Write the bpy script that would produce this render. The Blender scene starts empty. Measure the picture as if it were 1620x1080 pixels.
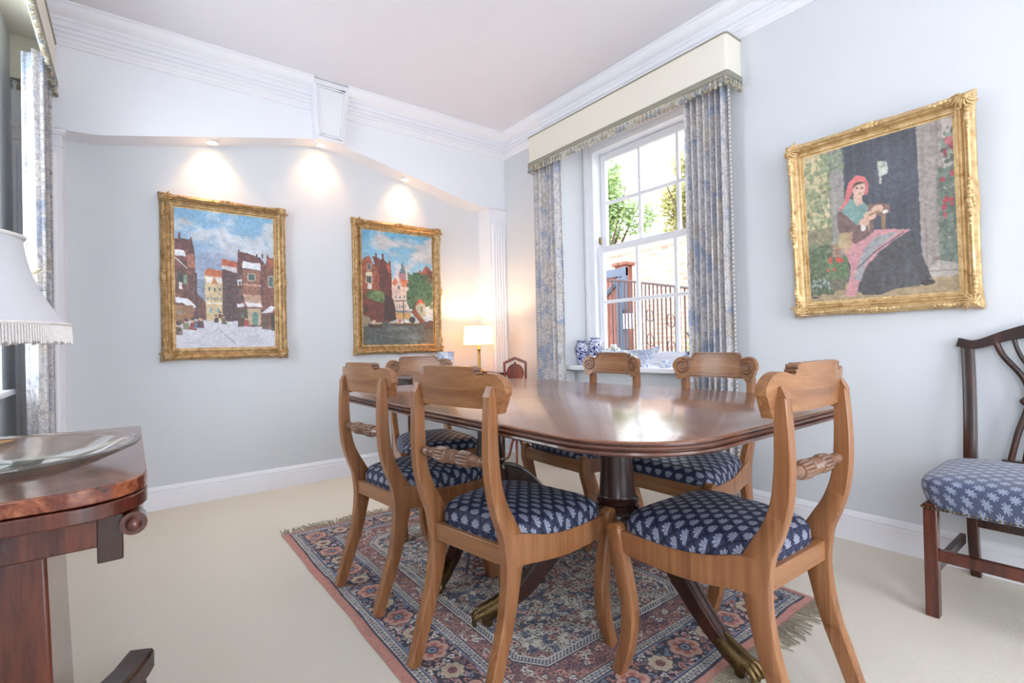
import bpy, math, random
import numpy as np
from mathutils import Vector, Matrix
random.seed(7); rng = np.random.RandomState(11)
PI = math.pi
S = bpy.context.scene
COL = S.collection

# ------------------------------------------------------------------ camera, world, lights, exposure
F_PX = 785.0
R = [[0.79280, -0.60913, -0.02190], [-0.01346, 0.01843, -0.99974], [0.60937, 0.79288, 0.00640]]
CAMZ = 0.92
def add_camera():
    yaw, pitch, roll = 0.65548, 0.0064, -0.0219
    f = Vector((math.sin(yaw)*math.cos(pitch), math.cos(yaw)*math.cos(pitch), math.sin(pitch)))
    r = Vector((math.cos(yaw), -math.sin(yaw), 0)); u = r.cross(f)
    r2 = math.cos(roll)*r + math.sin(roll)*u; u2 = -math.sin(roll)*r + math.cos(roll)*u
    cd = bpy.data.cameras.new('camera'); cam = bpy.data.objects.new('camera', cd); COL.objects.link(cam)
    M = Matrix((r2, u2, -f)).transposed().to_4x4(); M.translation = Vector((0, 0, CAMZ))
    cam.matrix_world = M
    cd.sensor_width = 36.0; cd.lens = F_PX/1620.0*36.0; cd.clip_start = 0.02; cd.clip_end = 200
    S.camera = cam
add_camera()
w = bpy.data.worlds.new('world'); S.world = w; w.use_nodes = True
bg = w.node_tree.nodes['Background']; bg.inputs[0].default_value = (0.87, 0.925, 1.0, 1); bg.inputs[1].default_value = 5.0
S.view_settings.view_transform = 'Standard'; S.view_settings.look = 'None'
S.view_settings.gamma = 1.0; S.view_settings.use_curve_mapping = False
S.view_settings.exposure = 0.31

def area_light(name, loc, target, sx, sy, power, color):
    l = bpy.data.lights.new(name, 'AREA'); l.shape = 'RECTANGLE'; l.size = sx; l.size_y = sy
    l.energy = power; l.color = color
    o = bpy.data.objects.new(name, l); COL.objects.link(o); o.location = loc
    o.rotation_euler = (Vector(target)-Vector(loc)).to_track_quat('-Z', 'Y').to_euler()
    return o
# daylight through the left window; fill added at made-up openings behind the camera
area_light('added_fill_behind_camera', (1.1, -2.30, 1.50), (1.2, 2.0, 1.2), 1.8, 2.0, 9, (0.86, 0.92, 1.0))
area_light('daylight_side_window', (-0.98, 2.55, 1.65), (1.0, 2.3, 1.2), 1.0, 1.5, 12, (0.82, 0.90, 1.0))
area_light('added_fill_rear_left', (-0.98, -0.9, 1.65), (1.0, -0.4, 1.3), 1.0, 1.5, 12, (0.9, 0.95, 1.0))

# ------------------------------------------------------------------ room numbers
XW, XL, YA, YB, YK, ZC = 2.592, -0.45, 3.425, 3.59, -2.0, 2.72

# ------------------------------------------------------------------ node helper
class NT:
    def __init__(s, name):
        s.m = bpy.data.materials.new(name); s.m.use_nodes = True; s.t = s.m.node_tree
        s.b = s.t.nodes['Principled BSDF']; s.out = s.t.nodes['Material Output']
    def n(s, typ, **kw):
        nd = s.t.nodes.new(typ)
        for k, v in kw.items(): setattr(nd, k, v)
        return nd
    def put(s, inp, v):
        if isinstance(v, bpy.types.NodeSocket): s.t.links.new(v, inp)
        elif v is not None: inp.default_value = v
    def math(s, op, a, b=None, c=None):
        nd = s.n('ShaderNodeMath', operation=op)
        s.put(nd.inputs[0], a); s.put(nd.inputs[1], b); s.put(nd.inputs[2], c)
        return nd.outputs[0]
    def mix(s, f, a, b):
        nd = s.n('ShaderNodeMix', data_type='RGBA')
        s.put(nd.inputs[0], f); s.put(nd.inputs[6], a); s.put(nd.inputs[7], b)
        return nd.outputs[2]
    def coord(s, out='Object', scale=(1, 1, 1), loc=(0, 0, 0), rot=(0, 0, 0)):
        tc = s.n('ShaderNodeTexCoord'); mp = s.n('ShaderNodeMapping')
        mp.inputs['Scale'].default_value = scale; mp.inputs['Location'].default_value = loc; mp.inputs['Rotation'].default_value = rot
        s.t.links.new(tc.outputs[out], mp.inputs[0]); return mp.outputs[0]
    def noise(s, v, scale=5, detail=4, rough=.5, dist=0, out=0):
        nd = s.n('ShaderNodeTexNoise'); s.put(nd.inputs['Vector'], v)
        nd.inputs['Scale'].default_value = scale; nd.inputs['Detail'].default_value = detail
        nd.inputs['Roughness'].default_value = rough; nd.inputs['Distortion'].default_value = dist
        return nd.outputs[out]
    def vor(s, v, scale=5, feature='F1', out=0, rnd=1.0):
        nd = s.n('ShaderNodeTexVoronoi', feature=feature); s.put(nd.inputs['Vector'], v)
        nd.inputs['Scale'].default_value = scale; nd.inputs['Randomness'].default_value = rnd
        return nd.outputs[out]
    def ramp(s, f, stops, interp='LINEAR'):
        nd = s.n('ShaderNodeValToRGB'); cr = nd.color_ramp; cr.interpolation = interp
        while len(cr.elements) < len(stops): cr.elements.new(0.5)
        for e, (p, c) in zip(cr.elements, stops): e.position = p; e.color = (*c, 1) if len(c) == 3 else c
        s.put(nd.inputs[0], f); return nd.outputs[0]
    def bump(s, h, strength=.2, dist=.01):
        nd = s.n('ShaderNodeBump'); nd.inputs['Strength'].default_value = strength; nd.inputs['Distance'].default_value = dist
        s.put(nd.inputs['Height'], h); s.t.links.new(nd.outputs[0], s.b.inputs['Normal'])
    def fin(s, color=None, rough=None, metal=None, spec=None, **kw):
        if color is not None:
            if isinstance(color, tuple) and len(color) == 3: color = (*color, 1)
            s.put(s.b.inputs['Base Color'], color)
        if rough is not None: s.put(s.b.inputs['Roughness'], rough)
        if metal is not None: s.put(s.b.inputs['Metallic'], metal)
        if spec is not None: s.put(s.b.inputs['Specular IOR Level'], spec)
        for k, v in kw.items(): s.put(s.b.inputs[k.replace('_', ' ')], v)
        return s.m

def c8(r, g, b):   # sRGB 0-255 to linear
    f = lambda x: (x/255/12.92) if x/255 <= .04045 else ((x/255+.055)/1.055)**2.4
    return (f(r), f(g), f(b))

def m_plain(name, col, rough=.5, metal=0, nscale=40, var=.04, bump=.02, **kw):
    t = NT(name); v = t.coord()
    n = t.noise(v, nscale, 3)
    a = tuple(max(0, x*(1-var)) for x in col); b = tuple(min(1, x*(1+var)) for x in col)
    c = t.ramp(n, [(.3, a), (.7, b)])
    if bump: t.bump(n, bump, .002)
    return t.fin(c, rough, metal, **kw)

def m_wood(name, dark, mid, light, scale=(1, 1, 1), rough=.3, coat=.3, grain=1.0, axis='Z', contrast=1.0):
    t = NT(name)
    st = {'X': (1.3, 14, 14), 'Y': (14, 1.3, 14), 'Z': (14, 14, 1.3)}[axis]
    v = t.coord('Object', tuple(a*b for a, b in zip(st, scale)))
    n1 = t.noise(v, 1.1*grain, 6, .6, 1.2)
    v2 = t.coord('Object', tuple(a*b*6 for a, b in zip(st, scale)))
    n2 = t.noise(v2, 1.5*grain, 3, .7)
    f = t.math('ADD', t.math('MULTIPLY', n1, .75), t.math('MULTIPLY', n2, .25))
    c = t.ramp(f, [(.36, dark), (.5, mid), (.64, light)])
    t.bump(n2, .05, .001)
    return t.fin(c, rough, 0, Coat_Weight=coat, Coat_Roughness=.12)

M = {}
M['wall'] = m_plain('wall_paint', c8(213, 216, 220), .75, nscale=9, var=.006, bump=0)
M['white'] = m_plain('white_gloss_paint', c8(238, 238, 243), .42, nscale=15, var=.005, bump=0)
M['arch'] = m_plain('white_plaster', c8(236, 238, 244), .6, nscale=12, var=.005, bump=0)
M['ceil'] = m_plain('ceiling_paint', c8(234, 233, 240), .85, nscale=8, var=.006, bump=0)
def carpet():
    t = NT('cream_carpet'); v = t.coord()
    n = t.noise(v, 260, 3, .7); n2 = t.noise(v, 2.3, 3)
    c = t.mix(n2, (*c8(226, 217, 201), 1), (*c8(234, 226, 212), 1))
    c = t.mix(t.math('MULTIPLY', n, .22), c, (*c8(198, 188, 176), 1))
    t.bump(n, .5, .006)
    return t.fin(c, .95, 0, spec=.1)
M['carpet'] = carpet()
M['chairwood'] = m_wood('honey_mahogany', c8(124, 78, 46), c8(146, 96, 58), c8(164, 114, 74), scale=(2.2,2.2,.5), rough=.36, coat=.25)
M['chairwood_x'] = m_wood('honey_mahogany_across', c8(126, 82, 50), c8(150, 102, 64), c8(168, 120, 80), scale=(.5,2.2,2.2), rough=.35, coat=.25, axis='X')
M['turned'] = m_plain('carved_walnut', c8(124, 88, 66), .3, nscale=30, var=.3, Coat_Weight=.3)
M['darkwood'] = m_wood('dark_mahogany', c8(30, 14, 10), c8(50, 25, 18), c8(74, 38, 26), rough=.32, coat=.25)
M['edge'] = m_plain('dark_moulded_edge', c8(92, 56, 42), .28, nscale=14, var=.22, Coat_Weight=.4)
M['redwood'] = m_wood('red_mahogany', c8(46, 18, 12), c8(80, 34, 22), c8(108, 50, 32), rough=.25, coat=.5)
M['cakewood'] = m_wood('bright_red_mahogany', c8(92, 34, 20), c8(132, 54, 32), c8(158, 76, 46), rough=.3, coat=.4)
M['brass'] = m_plain('aged_brass', c8(112, 92, 62), .35, 1, nscale=60, var=.3)
M['gilt_metal'] = m_plain('polished_brass', c8(214, 170, 92), .2, 1, nscale=60, var=.1)
M['dark'] = m_plain('dark_void', c8(28, 22, 20), .7)

def table_top_mat():
    t = NT('polished_mahogany_top')
    v = t.coord('Object', (9, .9, 9))
    n1 = t.noise(v, 1.4, 7, .62, 1.4)
    v2 = t.coord('Object', (90, 6, 90)); n2 = t.noise(v2, 1.2, 4, .7)
    f = t.math('ADD', t.math('MULTIPLY', n1, .7), t.math('MULTIPLY', n2, .3))
    c = t.ramp(f, [(.34, c8(98, 54, 34)), (.5, c8(128, 78, 50)), (.66, c8(150, 98, 68))])
    r = t.ramp(t.noise(t.coord('Object', (3, 3, 3)), 2.0, 3), [(.3, (.19,)*3), (.7, (.27,)*3)])
    t.bump(n2, .03, .0006)
    return t.fin(c, r, 0, Coat_Weight=.6, Coat_Roughness=.12)
M['tabletop'] = table_top_mat()

def burr_mat():
    t = NT('flame_mahogany'); v = t.coord('Object', (5, 2.6, 5))
    n1 = t.noise(v, 2.2, 8, .65, 2.6); n2 = t.noise(t.coord('Object', (60, 8, 60)), 1.5, 3)
    f = t.math('ADD', t.math('MULTIPLY', n1, .8), t.math('MULTIPLY', n2, .2))
    c = t.ramp(f, [(.34, c8(62, 24, 15)), (.47, c8(112, 52, 32)), (.58, c8(152, 88, 56)), (.68, c8(184, 126, 84))])
    return t.fin(c, .2, 0, Coat_Weight=.7, Coat_Roughness=.08)
M['burr'] = burr_mat()

def gold_mat(name, a, b, c_):
    t = NT(name); v = t.coord()
    n = t.noise(v, 34, 4, .6); vv = t.noise(v, 120, 3, .6)
    f = t.math('ADD', t.math('MULTIPLY', n, .7), t.math('MULTIPLY', vv, .3))
    c = t.ramp(f, [(.3, a), (.48, b), (.7, c_)])
    t.bump(f, .25, .004)
    return t.fin(c, .42, .5)
M['gold'] = gold_mat('antique_gold_leaf', c8(108, 80, 48), c8(168, 134, 90), c8(208, 180, 134))
M['gold_pale'] = gold_mat('pale_gold_leaf', c8(158, 120, 76), c8(208, 174, 122), c8(232, 206, 160))

def seat_fabric():
    t = NT('blue_damask')
    uv = t.n('ShaderNodeTexCoord').outputs['UV']
    sp = t.n('ShaderNodeSeparateXYZ'); t.t.links.new(uv, sp.inputs[0])
    p = t.math('DIVIDE', sp.outputs[0], .046); q = t.math('DIVIDE', sp.outputs[1], .052)
    a = t.math('ADD', p, q); b = t.math('SUBTRACT', p, q)
    fa = t.math('SUBTRACT', t.math('FRACT', a), .5); fb = t.math('SUBTRACT', t.math('FRACT', b), .5)
    e = t.math('MAXIMUM', t.math('ABSOLUTE', fa), t.math('ABSOLUTE', fb))
    line = t.math('MULTIPLY', t.math('GREATER_THAN', e, .44), t.math('LESS_THAN', e, .51))
    x = t.math('ADD', fa, fb); y = t.math('ADD', t.math('SUBTRACT', fa, fb), .40)
    r = t.math('SQRT', t.math('ADD', t.math('MULTIPLY', x, x), t.math('MULTIPLY', y, y)))
    th = t.math('ARCTAN2', x, y)
    pet = t.math('ABSOLUTE', t.math('COSINE', t.math('MULTIPLY', th, 6.0)))
    lim = t.math('MULTIPLY', t.math('ADD', t.math('MULTIPLY', t.math('POWER', pet, .7), .30), .56), .88)
    fan = t.math('MULTIPLY', t.math('LESS_THAN', r, lim), t.math('LESS_THAN', t.math('ABSOLUTE', th), 1.50))
    vein = t.math('GREATER_THAN', pet, .30)
    fan = t.math('MULTIPLY', fan, t.math('MAXIMUM', vein, t.math('LESS_THAN', r, .22)))
    weave = t.noise(t.coord('UV', (1400, 500, 1)), 1, 2)
    ground = t.mix(weave, (*c8(36, 42, 68), 1), (*c8(52, 60, 90), 1))
    c = t.mix(line, ground, (*c8(20, 24, 44), 1))
    c = t.mix(t.math('MULTIPLY', fan, t.math('ADD', .62, t.math('MULTIPLY', weave, .5))), c, (*c8(150, 155, 172), 1))
    t.bump(t.math('ADD', t.math('MULTIPLY', fan, .6), weave), .25, .001)
    ro = t.math('SUBTRACT', .62, t.math('MULTIPLY', fan, .2))
    return t.fin(c, ro, 0, spec=.4)
M['damask'] = seat_fabric()
def seat_fabric2():
    t = NT('blue_sprig_fabric')
    uv = t.n('ShaderNodeTexCoord').outputs['UV']
    sp = t.n('ShaderNodeSeparateXYZ'); t.t.links.new(uv, sp.inputs[0])
    p = t.math('DIVIDE', sp.outputs[0], .052); q = t.math('DIVIDE', sp.outputs[1], .052)
    a = t.math('ADD', p, q); b = t.math('SUBTRACT', p, q)
    fa = t.math('SUBTRACT', t.math('FRACT', a), .5); fb = t.math('SUBTRACT', t.math('FRACT', b), .5)
    x = t.math('ADD', fa, fb); y = t.math('SUBTRACT', fa, fb)
    r = t.math('SQRT', t.math('ADD', t.math('MULTIPLY', x, x), t.math('MULTIPLY', y, y)))
    th = t.math('ARCTAN2', x, y); pet = t.math('ABSOLUTE', t.math('COSINE', t.math('MULTIPLY', th, 4)))
    fan = t.math('LESS_THAN', r, t.math('ADD', .2, t.math('MULTIPLY', pet, .38)))
    weave = t.noise(t.coord('UV', (900, 900, 1)), 1, 2)
    c = t.mix(weave, (*c8(56, 64, 90), 1), (*c8(80, 88, 116), 1))
    c = t.mix(t.math('MULTIPLY', fan, .85), c, (*c8(150, 160, 182), 1))
    t.bump(weave, .3, .001)
    return t.fin(c, .7, 0, Sheen_Weight=.3)
M['sprig'] = seat_fabric2()

def curtain_mat():
    t = NT('floral_chintz'); v = t.coord('UV', (1, 1, 1))
    d = t.noise(v, 7, 3, .5, 0, 1)
    vm = t.n('ShaderNodeVectorMath', operation='MULTIPLY_ADD'); t.t.links.new(d, vm.inputs[0]); vm.inputs[1].default_value = (.16, .16, 0); t.t.links.new(v, vm.inputs[2])
    vd = vm.outputs[0]
    big = t.vor(vd, 5.5, 'F1', 0); cid = t.vor(vd, 5.5, 'F1', 1)
    petal = t.vor(vd, 24, 'DISTANCE_TO_EDGE', 0)
    n = t.noise(vd, 5, 4, .55)
    blue = t.ramp(n, [(.53, (0, 0, 0)), (.60, (1, 1, 1))])
    ground = t.mix(blue, (*c8(206, 202, 202), 1), (*c8(164, 174, 194), 1))
    sepc = t.n('ShaderNodeSeparateColor'); t.t.links.new(cid, sepc.inputs[0])
    flower = t.math('MULTIPLY', t.math('LESS_THAN', big, .40), t.math('GREATER_THAN', sepc.outputs[0], .3))
    fc = t.mix(sepc.outputs[1], (*c8(220, 214, 208), 1), (*c8(196, 186, 174), 1))
    c = t.mix(t.math('MULTIPLY', flower, .9), ground, fc)
    ed = t.math('LESS_THAN', petal, .05)
    c = t.mix(t.math('MULTIPLY', ed, .35), c, (*c8(128, 118, 116), 1))
    st = t.noise(vd, 16, 4, .6); line = t.math('LESS_THAN', t.math('ABSOLUTE', t.math('SUBTRACT', st, .5)), .018)
    c = t.mix(t.math('MULTIPLY', line, .5), c, (*c8(126, 130, 148), 1))
    return t.fin(c, .8, 0, Sheen_Weight=.2)
M['curtain'] = curtain_mat()
M['pelmet'] = m_plain('cream_pelmet_fabric', c8(232, 226, 212), .8, nscale=200, var=.02, bump=.05)
M['braid'] = m_plain('grey_green_braid', c8(152, 150, 136), .8, nscale=300, var=.2, bump=.3)
def tassel_mat():
    t = NT('tassel_thread'); v = t.coord()
    n = t.vor(v, 30, 'F1', 1); s_ = t.n('ShaderNodeSeparateColor'); t.t.links.new(n, s_.inputs[0])
    c = t.ramp(s_.outputs[0], [(.3, c8(190, 184, 168)), (.5, c8(134, 140, 142)), (.7, c8(164, 150, 124))], 'CONSTANT')
    return t.fin(c, .8)
M['tassel'] = tassel_mat()
def rope_mat():
    t = NT('twisted_rope'); v = t.coord()
    wv = t.n('ShaderNodeTexWave', bands_direction='DIAGONAL'); t.put(wv.inputs[0], v); wv.inputs['Scale'].default_value = 28
    c = t.ramp(wv.outputs[1], [(.35, c8(150, 148, 150)), (.6, c8(208, 202, 194))])
    return t.fin(c, .8)
M['rope'] = rope_mat()

def glass_mat(name, col=(1, 1, 1), rough=0.0):
    t = NT(name)
    tr = t.n('ShaderNodeBsdfTransparent'); gl = t.n('ShaderNodeBsdfGlossy'); gl.inputs['Roughness'].default_value = .02
    tr.inputs[0].default_value = (*col, 1)
    fr = t.n('ShaderNodeLayerWeight'); fr.inputs[0].default_value = .15
    mx = t.n('ShaderNodeMixShader'); f = t.math('MULTIPLY', fr.outputs[0], .35)
    t.t.links.new(f, mx.inputs[0]); t.t.links.new(tr.outputs[0], mx.inputs[1]); t.t.links.new(gl.outputs[0], mx.inputs[2])
    t.t.links.new(mx.outputs[0], t.out.inputs[0]); return t.m
M['pane'] = glass_mat('window_glass', (.97, .99, .98))
def dish_glass():
    t = NT('smoky_cut_glass'); v = t.coord()
    n = t.noise(v, 24, 2)
    t.bump(n, .06, .004)
    return t.fin((.90, .85, .78, 1), .04, 0, Transmission_Weight=.92, IOR=1.45)
M['dish'] = dish_glass()
def china(name, scale, blue, white, thr=.06):
    t = NT(name); v = t.coord()
    e = t.vor(v, scale, 'DISTANCE_TO_EDGE', 0); d = t.vor(v, scale*1.0, 'F1', 0)
    ring = t.math('MULTIPLY', t.math('GREATER_THAN', d, .30), t.math('LESS_THAN', d, .42))
    dot = t.math('LESS_THAN', d, .13)
    st = t.noise(v, scale*1.3, 3); ln = t.math('LESS_THAN', t.math('ABSOLUTE', t.math('SUBTRACT', st, .5)), .035)
    f = t.math('MINIMUM', t.math('ADD', t.math('ADD', ring, dot), ln), 1)
    c = t.mix(f, (*blue, 1), (*white, 1))
    return t.fin(c, .12, 0, Coat_Weight=.5)
M['china_dark'] = china('blue_and_white_glaze', 42, c8(28, 34, 116), c8(222, 226, 242))
def china_light():
    t = NT('pale_blue_transfer_glaze'); v = t.coord()
    n = t.noise(v, 28, 4, .6); c = t.ramp(n, [(.44, c8(232, 236, 244)), (.52, c8(150, 172, 216)), (.6, c8(226, 232, 244)), (.68, c8(96, 124, 190))])
    return t.fin(c, .12, 0, Coat_Weight=.5)
M['china_light'] = china_light()
M['porcelain'] = m_plain('cream_porcelain', c8(226, 226, 214), .25, nscale=60, var=.08)
M['porcelain_wht'] = m_plain('white_porcelain', c8(236, 238, 242), .2, nscale=30, var=.03)
M['fringe'] = m_plain('white_silk_fringe', c8(232, 226, 222), .75, nscale=200, var=.1, bump=.3)
def shade_mat(name, col, emit, strength, trans=.5):
    t = NT(name); tl = t.n('ShaderNodeBsdfTranslucent'); df = t.n('ShaderNodeBsdfDiffuse'); mx = t.n('ShaderNodeMixShader')
    tl.inputs[0].default_value = (*col, 1); df.inputs[0].default_value = (*col, 1); mx.inputs[0].default_value = trans
    t.t.links.new(df.outputs[0], mx.inputs[1]); t.t.links.new(tl.outputs[0], mx.inputs[2])
    src = mx.outputs[0]
    if strength:
        em = t.n('ShaderNodeEmission'); em.inputs[0].default_value = (*emit, 1); em.inputs[1].default_value = strength
        ad = t.n('ShaderNodeAddShader'); t.t.links.new(src, ad.inputs[0]); t.t.links.new(em.outputs[0], ad.inputs[1]); src = ad.outputs[0]
    t.t.links.new(src, t.out.inputs[0]); return t.m
M['shade_lit'] = shade_mat('cream_card_shade', c8(250, 232, 196), c8(255, 214, 150), 0.8, .55)
M['shade_silk'] = shade_mat('white_silk_shade', c8(249, 249, 252), (1, 1, 1), 0, .5)
def emis(name, col, s_):
    t = NT(name); em = t.n('ShaderNodeEmission'); em.inputs[0].default_value = (*col, 1); em.inputs[1].default_value = s_
    t.t.links.new(em.outputs[0], t.out.inputs[0]); return t.m
M['bulb'] = emis('warm_bulb', c8(255, 214, 150), 30)
def attr_mat(name, rough=.5, bumpscale=300, bs=.2, bd=.001, coat=0, spec=.5):
    t = NT(name); a = t.n('ShaderNodeAttribute', attribute_name='paint')
    n = t.noise(t.coord(), bumpscale, 3, .6)
    c = t.mix(t.math('MULTIPLY', n, .12), a.outputs[0], (.5, .45, .4, 1))
    t.bump(n, bs, bd)
    return t.fin(c, rough, 0, Coat_Weight=coat, spec=spec)
M['oilpaint'] = attr_mat('oil_paint', .42, 160, .15, .001)
M['rug'] = attr_mat('woven_wool', .95, 700, .5, .003, spec=.1)
M['rugfringe'] = m_plain('knotted_wool_fringe', c8(158, 146, 128), .95, nscale=300, var=.25, bump=.4)
def brick_mat():
    t = NT('garden_brick'); sp = t.n('ShaderNodeSeparateXYZ'); t.t.links.new(t.coord(), sp.inputs[0]); cb = t.n('ShaderNodeCombineXYZ')
    t.t.links.new(sp.outputs[1], cb.inputs[0]); t.t.links.new(sp.outputs[2], cb.inputs[1]); v = cb.outputs[0]
    br = t.n('ShaderNodeTexBrick'); t.put(br.inputs[0], v); br.inputs['Scale'].default_value = 3.2
    br.inputs['Color1'].default_value = (*c8(178, 128, 114), 1); br.inputs['Color2'].default_value = (*c8(196, 156, 140), 1)
    br.inputs['Mortar'].default_value = (*c8(206, 196, 182), 1); br.inputs['Mortar Size'].default_value = .03
    return t.fin(br.outputs[0], .9)
M['brick'] = brick_mat()
M['gatewood'] = m_wood('brown_gate_boards', c8(96, 52, 42), c8(128, 74, 60), c8(146, 92, 74), rough=.7, coat=0)
M['greypaint'] = m_plain('grey_timber_paint', c8(84, 92, 110), .7)
M['iron'] = m_plain('painted_iron', c8(74, 48, 50), .6)
def leaf_mat(name, a, b):
    t = NT(name); v = t.coord(); n = t.noise(v, 6, 4)
    c = t.mix(n, (*a, 1), (*b, 1)); tl = t.n('ShaderNodeBsdfTranslucent'); t.put(tl.inputs[0], c)
    t.fin(c, .5); mx = t.n('ShaderNodeMixShader'); mx.inputs[0].default_value = .4
    t.t.links.new(t.b.outputs[0], mx.inputs[1]); t.t.links.new(tl.outputs[0], mx.inputs[2]); t.t.links.new(mx.outputs[0], t.out.inputs[0])
    return t.m
M['leaf'] = leaf_mat('garden_leaves', c8(150, 180, 120), c8(206, 216, 164))
M['leaf2'] = leaf_mat('golden_leaves', c8(184, 180, 118), c8(220, 212, 160))
M['leafdark'] = leaf_mat('lily_leaves', c8(50, 104, 62), c8(92, 146, 84))
M['lily'] = m_plain('cream_petal', c8(250, 244, 220), .5, nscale=60, var=.05)
M['bark'] = m_plain('bark', c8(96, 78, 62), .9, nscale=20, var=.3, bump=.4)
M['paving'] = m_plain('stone_paving', c8(190, 180, 166), .9, nscale=5, var=.1)
M['plastic'] = m_plain('white_plastic', c8(238, 238, 236), .35, nscale=10, var=.01)

# ------------------------------------------------------------------ mesh helper
class MB:
    def __init__(s): s.v = []; s.f = []; s.uv = {}
    def add(s, vs, fs):
        o = len(s.v); s.v += [tuple(x) for x in vs]; s.f += [tuple(i+o for i in f) for f in fs]; return o
    def box(s, x0, x1, y0, y1, z0, z1):
        s.add([(x0, y0, z0), (x1, y0, z0), (x1, y1, z0), (x0, y1, z0), (x0, y0, z1), (x1, y0, z1), (x1, y1, z1), (x0, y1, z1)],
              [(0, 3, 2, 1), (4, 5, 6, 7), (0, 1, 5, 4), (1, 2, 6, 5), (2, 3, 7, 6), (3, 0, 4, 7)]); return s
    def prism(s, pts, a0, a1, axis='y'):
        """closed 2D outline extruded along axis; pts are the two other coordinates in x,y,z order"""
        n = len(pts)
        def P(p, a):
            return {'x': (a, p[0], p[1]), 'y': (p[0], a, p[1]), 'z': (p[0], p[1], a)}[axis]
        vs = [P(p, a0) for p in pts]+[P(p, a1) for p in pts]
        fs = [tuple(range(n)), tuple(reversed(range(n, 2*n)))]+[(i, i+n, (i+1) % n+n, (i+1) % n) for i in range(n)]
        s.add(vs, fs); return s
    def sweep(s, prof, frames, closed=False, prof_closed=True, caps=True):
        """frames: list of (origin, u, v); prof: 2D points"""
        n = len(prof); m = len(frames)
        vs = [tuple(Vector(o)+Vector(u)*p[0]+Vector(v)*p[1]) for (o, u, v) in frames for p in prof]
        fs = []
        for j in range(m if closed else m-1):
            for i in range(n if prof_closed else n-1):
                a, b = j*n+i, j*n+(i+1) % n; k = ((j+1) % m)*n
                fs.append((a, b, k+(i+1) % n, k+i))
        if caps and not closed and prof_closed:
            fs.append(tuple(reversed(range(n)))); fs.append(tuple(range((m-1)*n, m*n)))
        s.add(vs, fs); return s
    def tube(s, pts, r, n=8, closed=False, caps=True):
        pts = [Vector(p) for p in pts]; m = len(pts); fr = []; up = None
        for i, p in enumerate(pts):
            a = pts[(i-1) % m] if (closed or i > 0) else p; b = pts[(i+1) % m] if (closed or i < m-1) else p
            t = (b-a).normalized() if (b-a).length > 1e-9 else Vector((0, 0, 1))
            if up is None:
                up = Vector((0, 0, 1)) if abs(t.z) < .9 else Vector((1, 0, 0))
            u = t.cross(up)
            if u.length < 1e-6: u = t.cross(Vector((0, 1, 0)))
            u.normalize(); v = u.cross(t).normalized(); up = v
            rr = r(i/(m-1)) if callable(r) else r
            fr.append((p, u*rr, v*rr))
        prof = [(math.cos(2*PI*k/n), math.sin(2*PI*k/n)) for k in range(n)]
        return s.sweep(prof, fr, closed, True, caps)
    def lathe(s, prof, n=32, c=(0, 0, 0), axis='z', mod=None, a0=0.0, a1=2*PI):
        """prof: list of (r, h); mod(angle, i) multiplies the radius"""
        vs = []; full = abs(a1-a0-2*PI) < 1e-6; cnt = n if full else n+1
        for i, (r, h) in enumerate(prof):
            for k in range(cnt):
                a = a0+(a1-a0)*k/n; rr = r*(mod(a, i) if mod else 1)
                p = (rr*math.cos(a), rr*math.sin(a), h)
                if axis == 'x': p = (p[2], p[0], p[1])
                elif axis == 'y': p = (p[0], p[2], p[1])
                vs.append((p[0]+c[0], p[1]+c[1], p[2]+c[2]))
        fs = []
        for i in range(len(prof)-1):
            for k in range(n):
                k2 = (k+1) % cnt
                fs.append((i*cnt+k, i*cnt+k2, (i+1)*cnt+k2, (i+1)*cnt+k))
        if full:
            if prof[0][0] > 1e-5: fs.append(tuple(reversed(range(cnt))))
            if prof[-1][0] > 1e-5: fs.append(tuple(range((len(prof)-1)*cnt, len(prof)*cnt)))
        s.add(vs, fs); return s
    def ball(s, c, r, sc=(1, 1, 1), n=10):
        prof = [(max(1e-6, math.sin(PI*i/(n-2)))*1.0, -math.cos(PI*i/(n-2))) for i in range(n-1)]
        vs = []; fs = []
        for (rr, h) in prof:
            for k in range(n):
                a = 2*PI*k/n; vs.append((c[0]+r*sc[0]*rr*math.cos(a), c[1]+r*sc[1]*rr*math.sin(a), c[2]+r*sc[2]*h))
        for i in range(len(prof)-1):
            for k in range(n): fs.append((i*n+k, i*n+(k+1) % n, (i+1)*n+(k+1) % n, (i+1)*n+k))
        s.add(vs, fs); return s
    def build(s, name, mat, parent=None, smooth=35, bevel=0, bseg=2, uv=None, solid=0, sub=0, loc=None, merge=False):
        me = bpy.data.meshes.new(name); me.from_pydata(s.v, [], s.f)
        import bmesh
        bm = bmesh.new(); bm.from_mesh(me)
        if merge: bmesh.ops.remove_doubles(bm, verts=bm.verts, dist=1e-5)
        bmesh.ops.recalc_face_normals(bm, faces=bm.faces); bm.to_mesh(me); bm.free()
        if smooth:
            me.polygons.foreach_set('use_smooth', [True]*len(me.polygons))
            me.set_sharp_from_angle(angle=math.radians(smooth))
        if uv is not None:
            l = me.uv_layers.new(name='UVMap'); arr = np.zeros(len(me.loops)*2, dtype=np.float32)
            vi = np.zeros(len(me.loops), dtype=np.int32); me.loops.foreach_get('vertex_index', vi)
            arr[0::2] = np.array(uv, dtype=np.float32)[vi, 0]; arr[1::2] = np.array(uv, dtype=np.float32)[vi, 1]
            l.data.foreach_set('uv', arr)
        me.materials.append(mat)
        o = bpy.data.objects.new(name, me); COL.objects.link(o)
        if parent: o.parent = parent
        if loc: o.location = loc
        if solid:
            md = o.modifiers.new('solid', 'SOLIDIFY'); md.thickness = solid; md.offset = 0
        if bevel:
            md = o.modifiers.new('bevel', 'BEVEL'); md.width = bevel; md.segments = bseg; md.limit_method = 'ANGLE'; md.angle_limit = math.radians(35)
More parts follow.
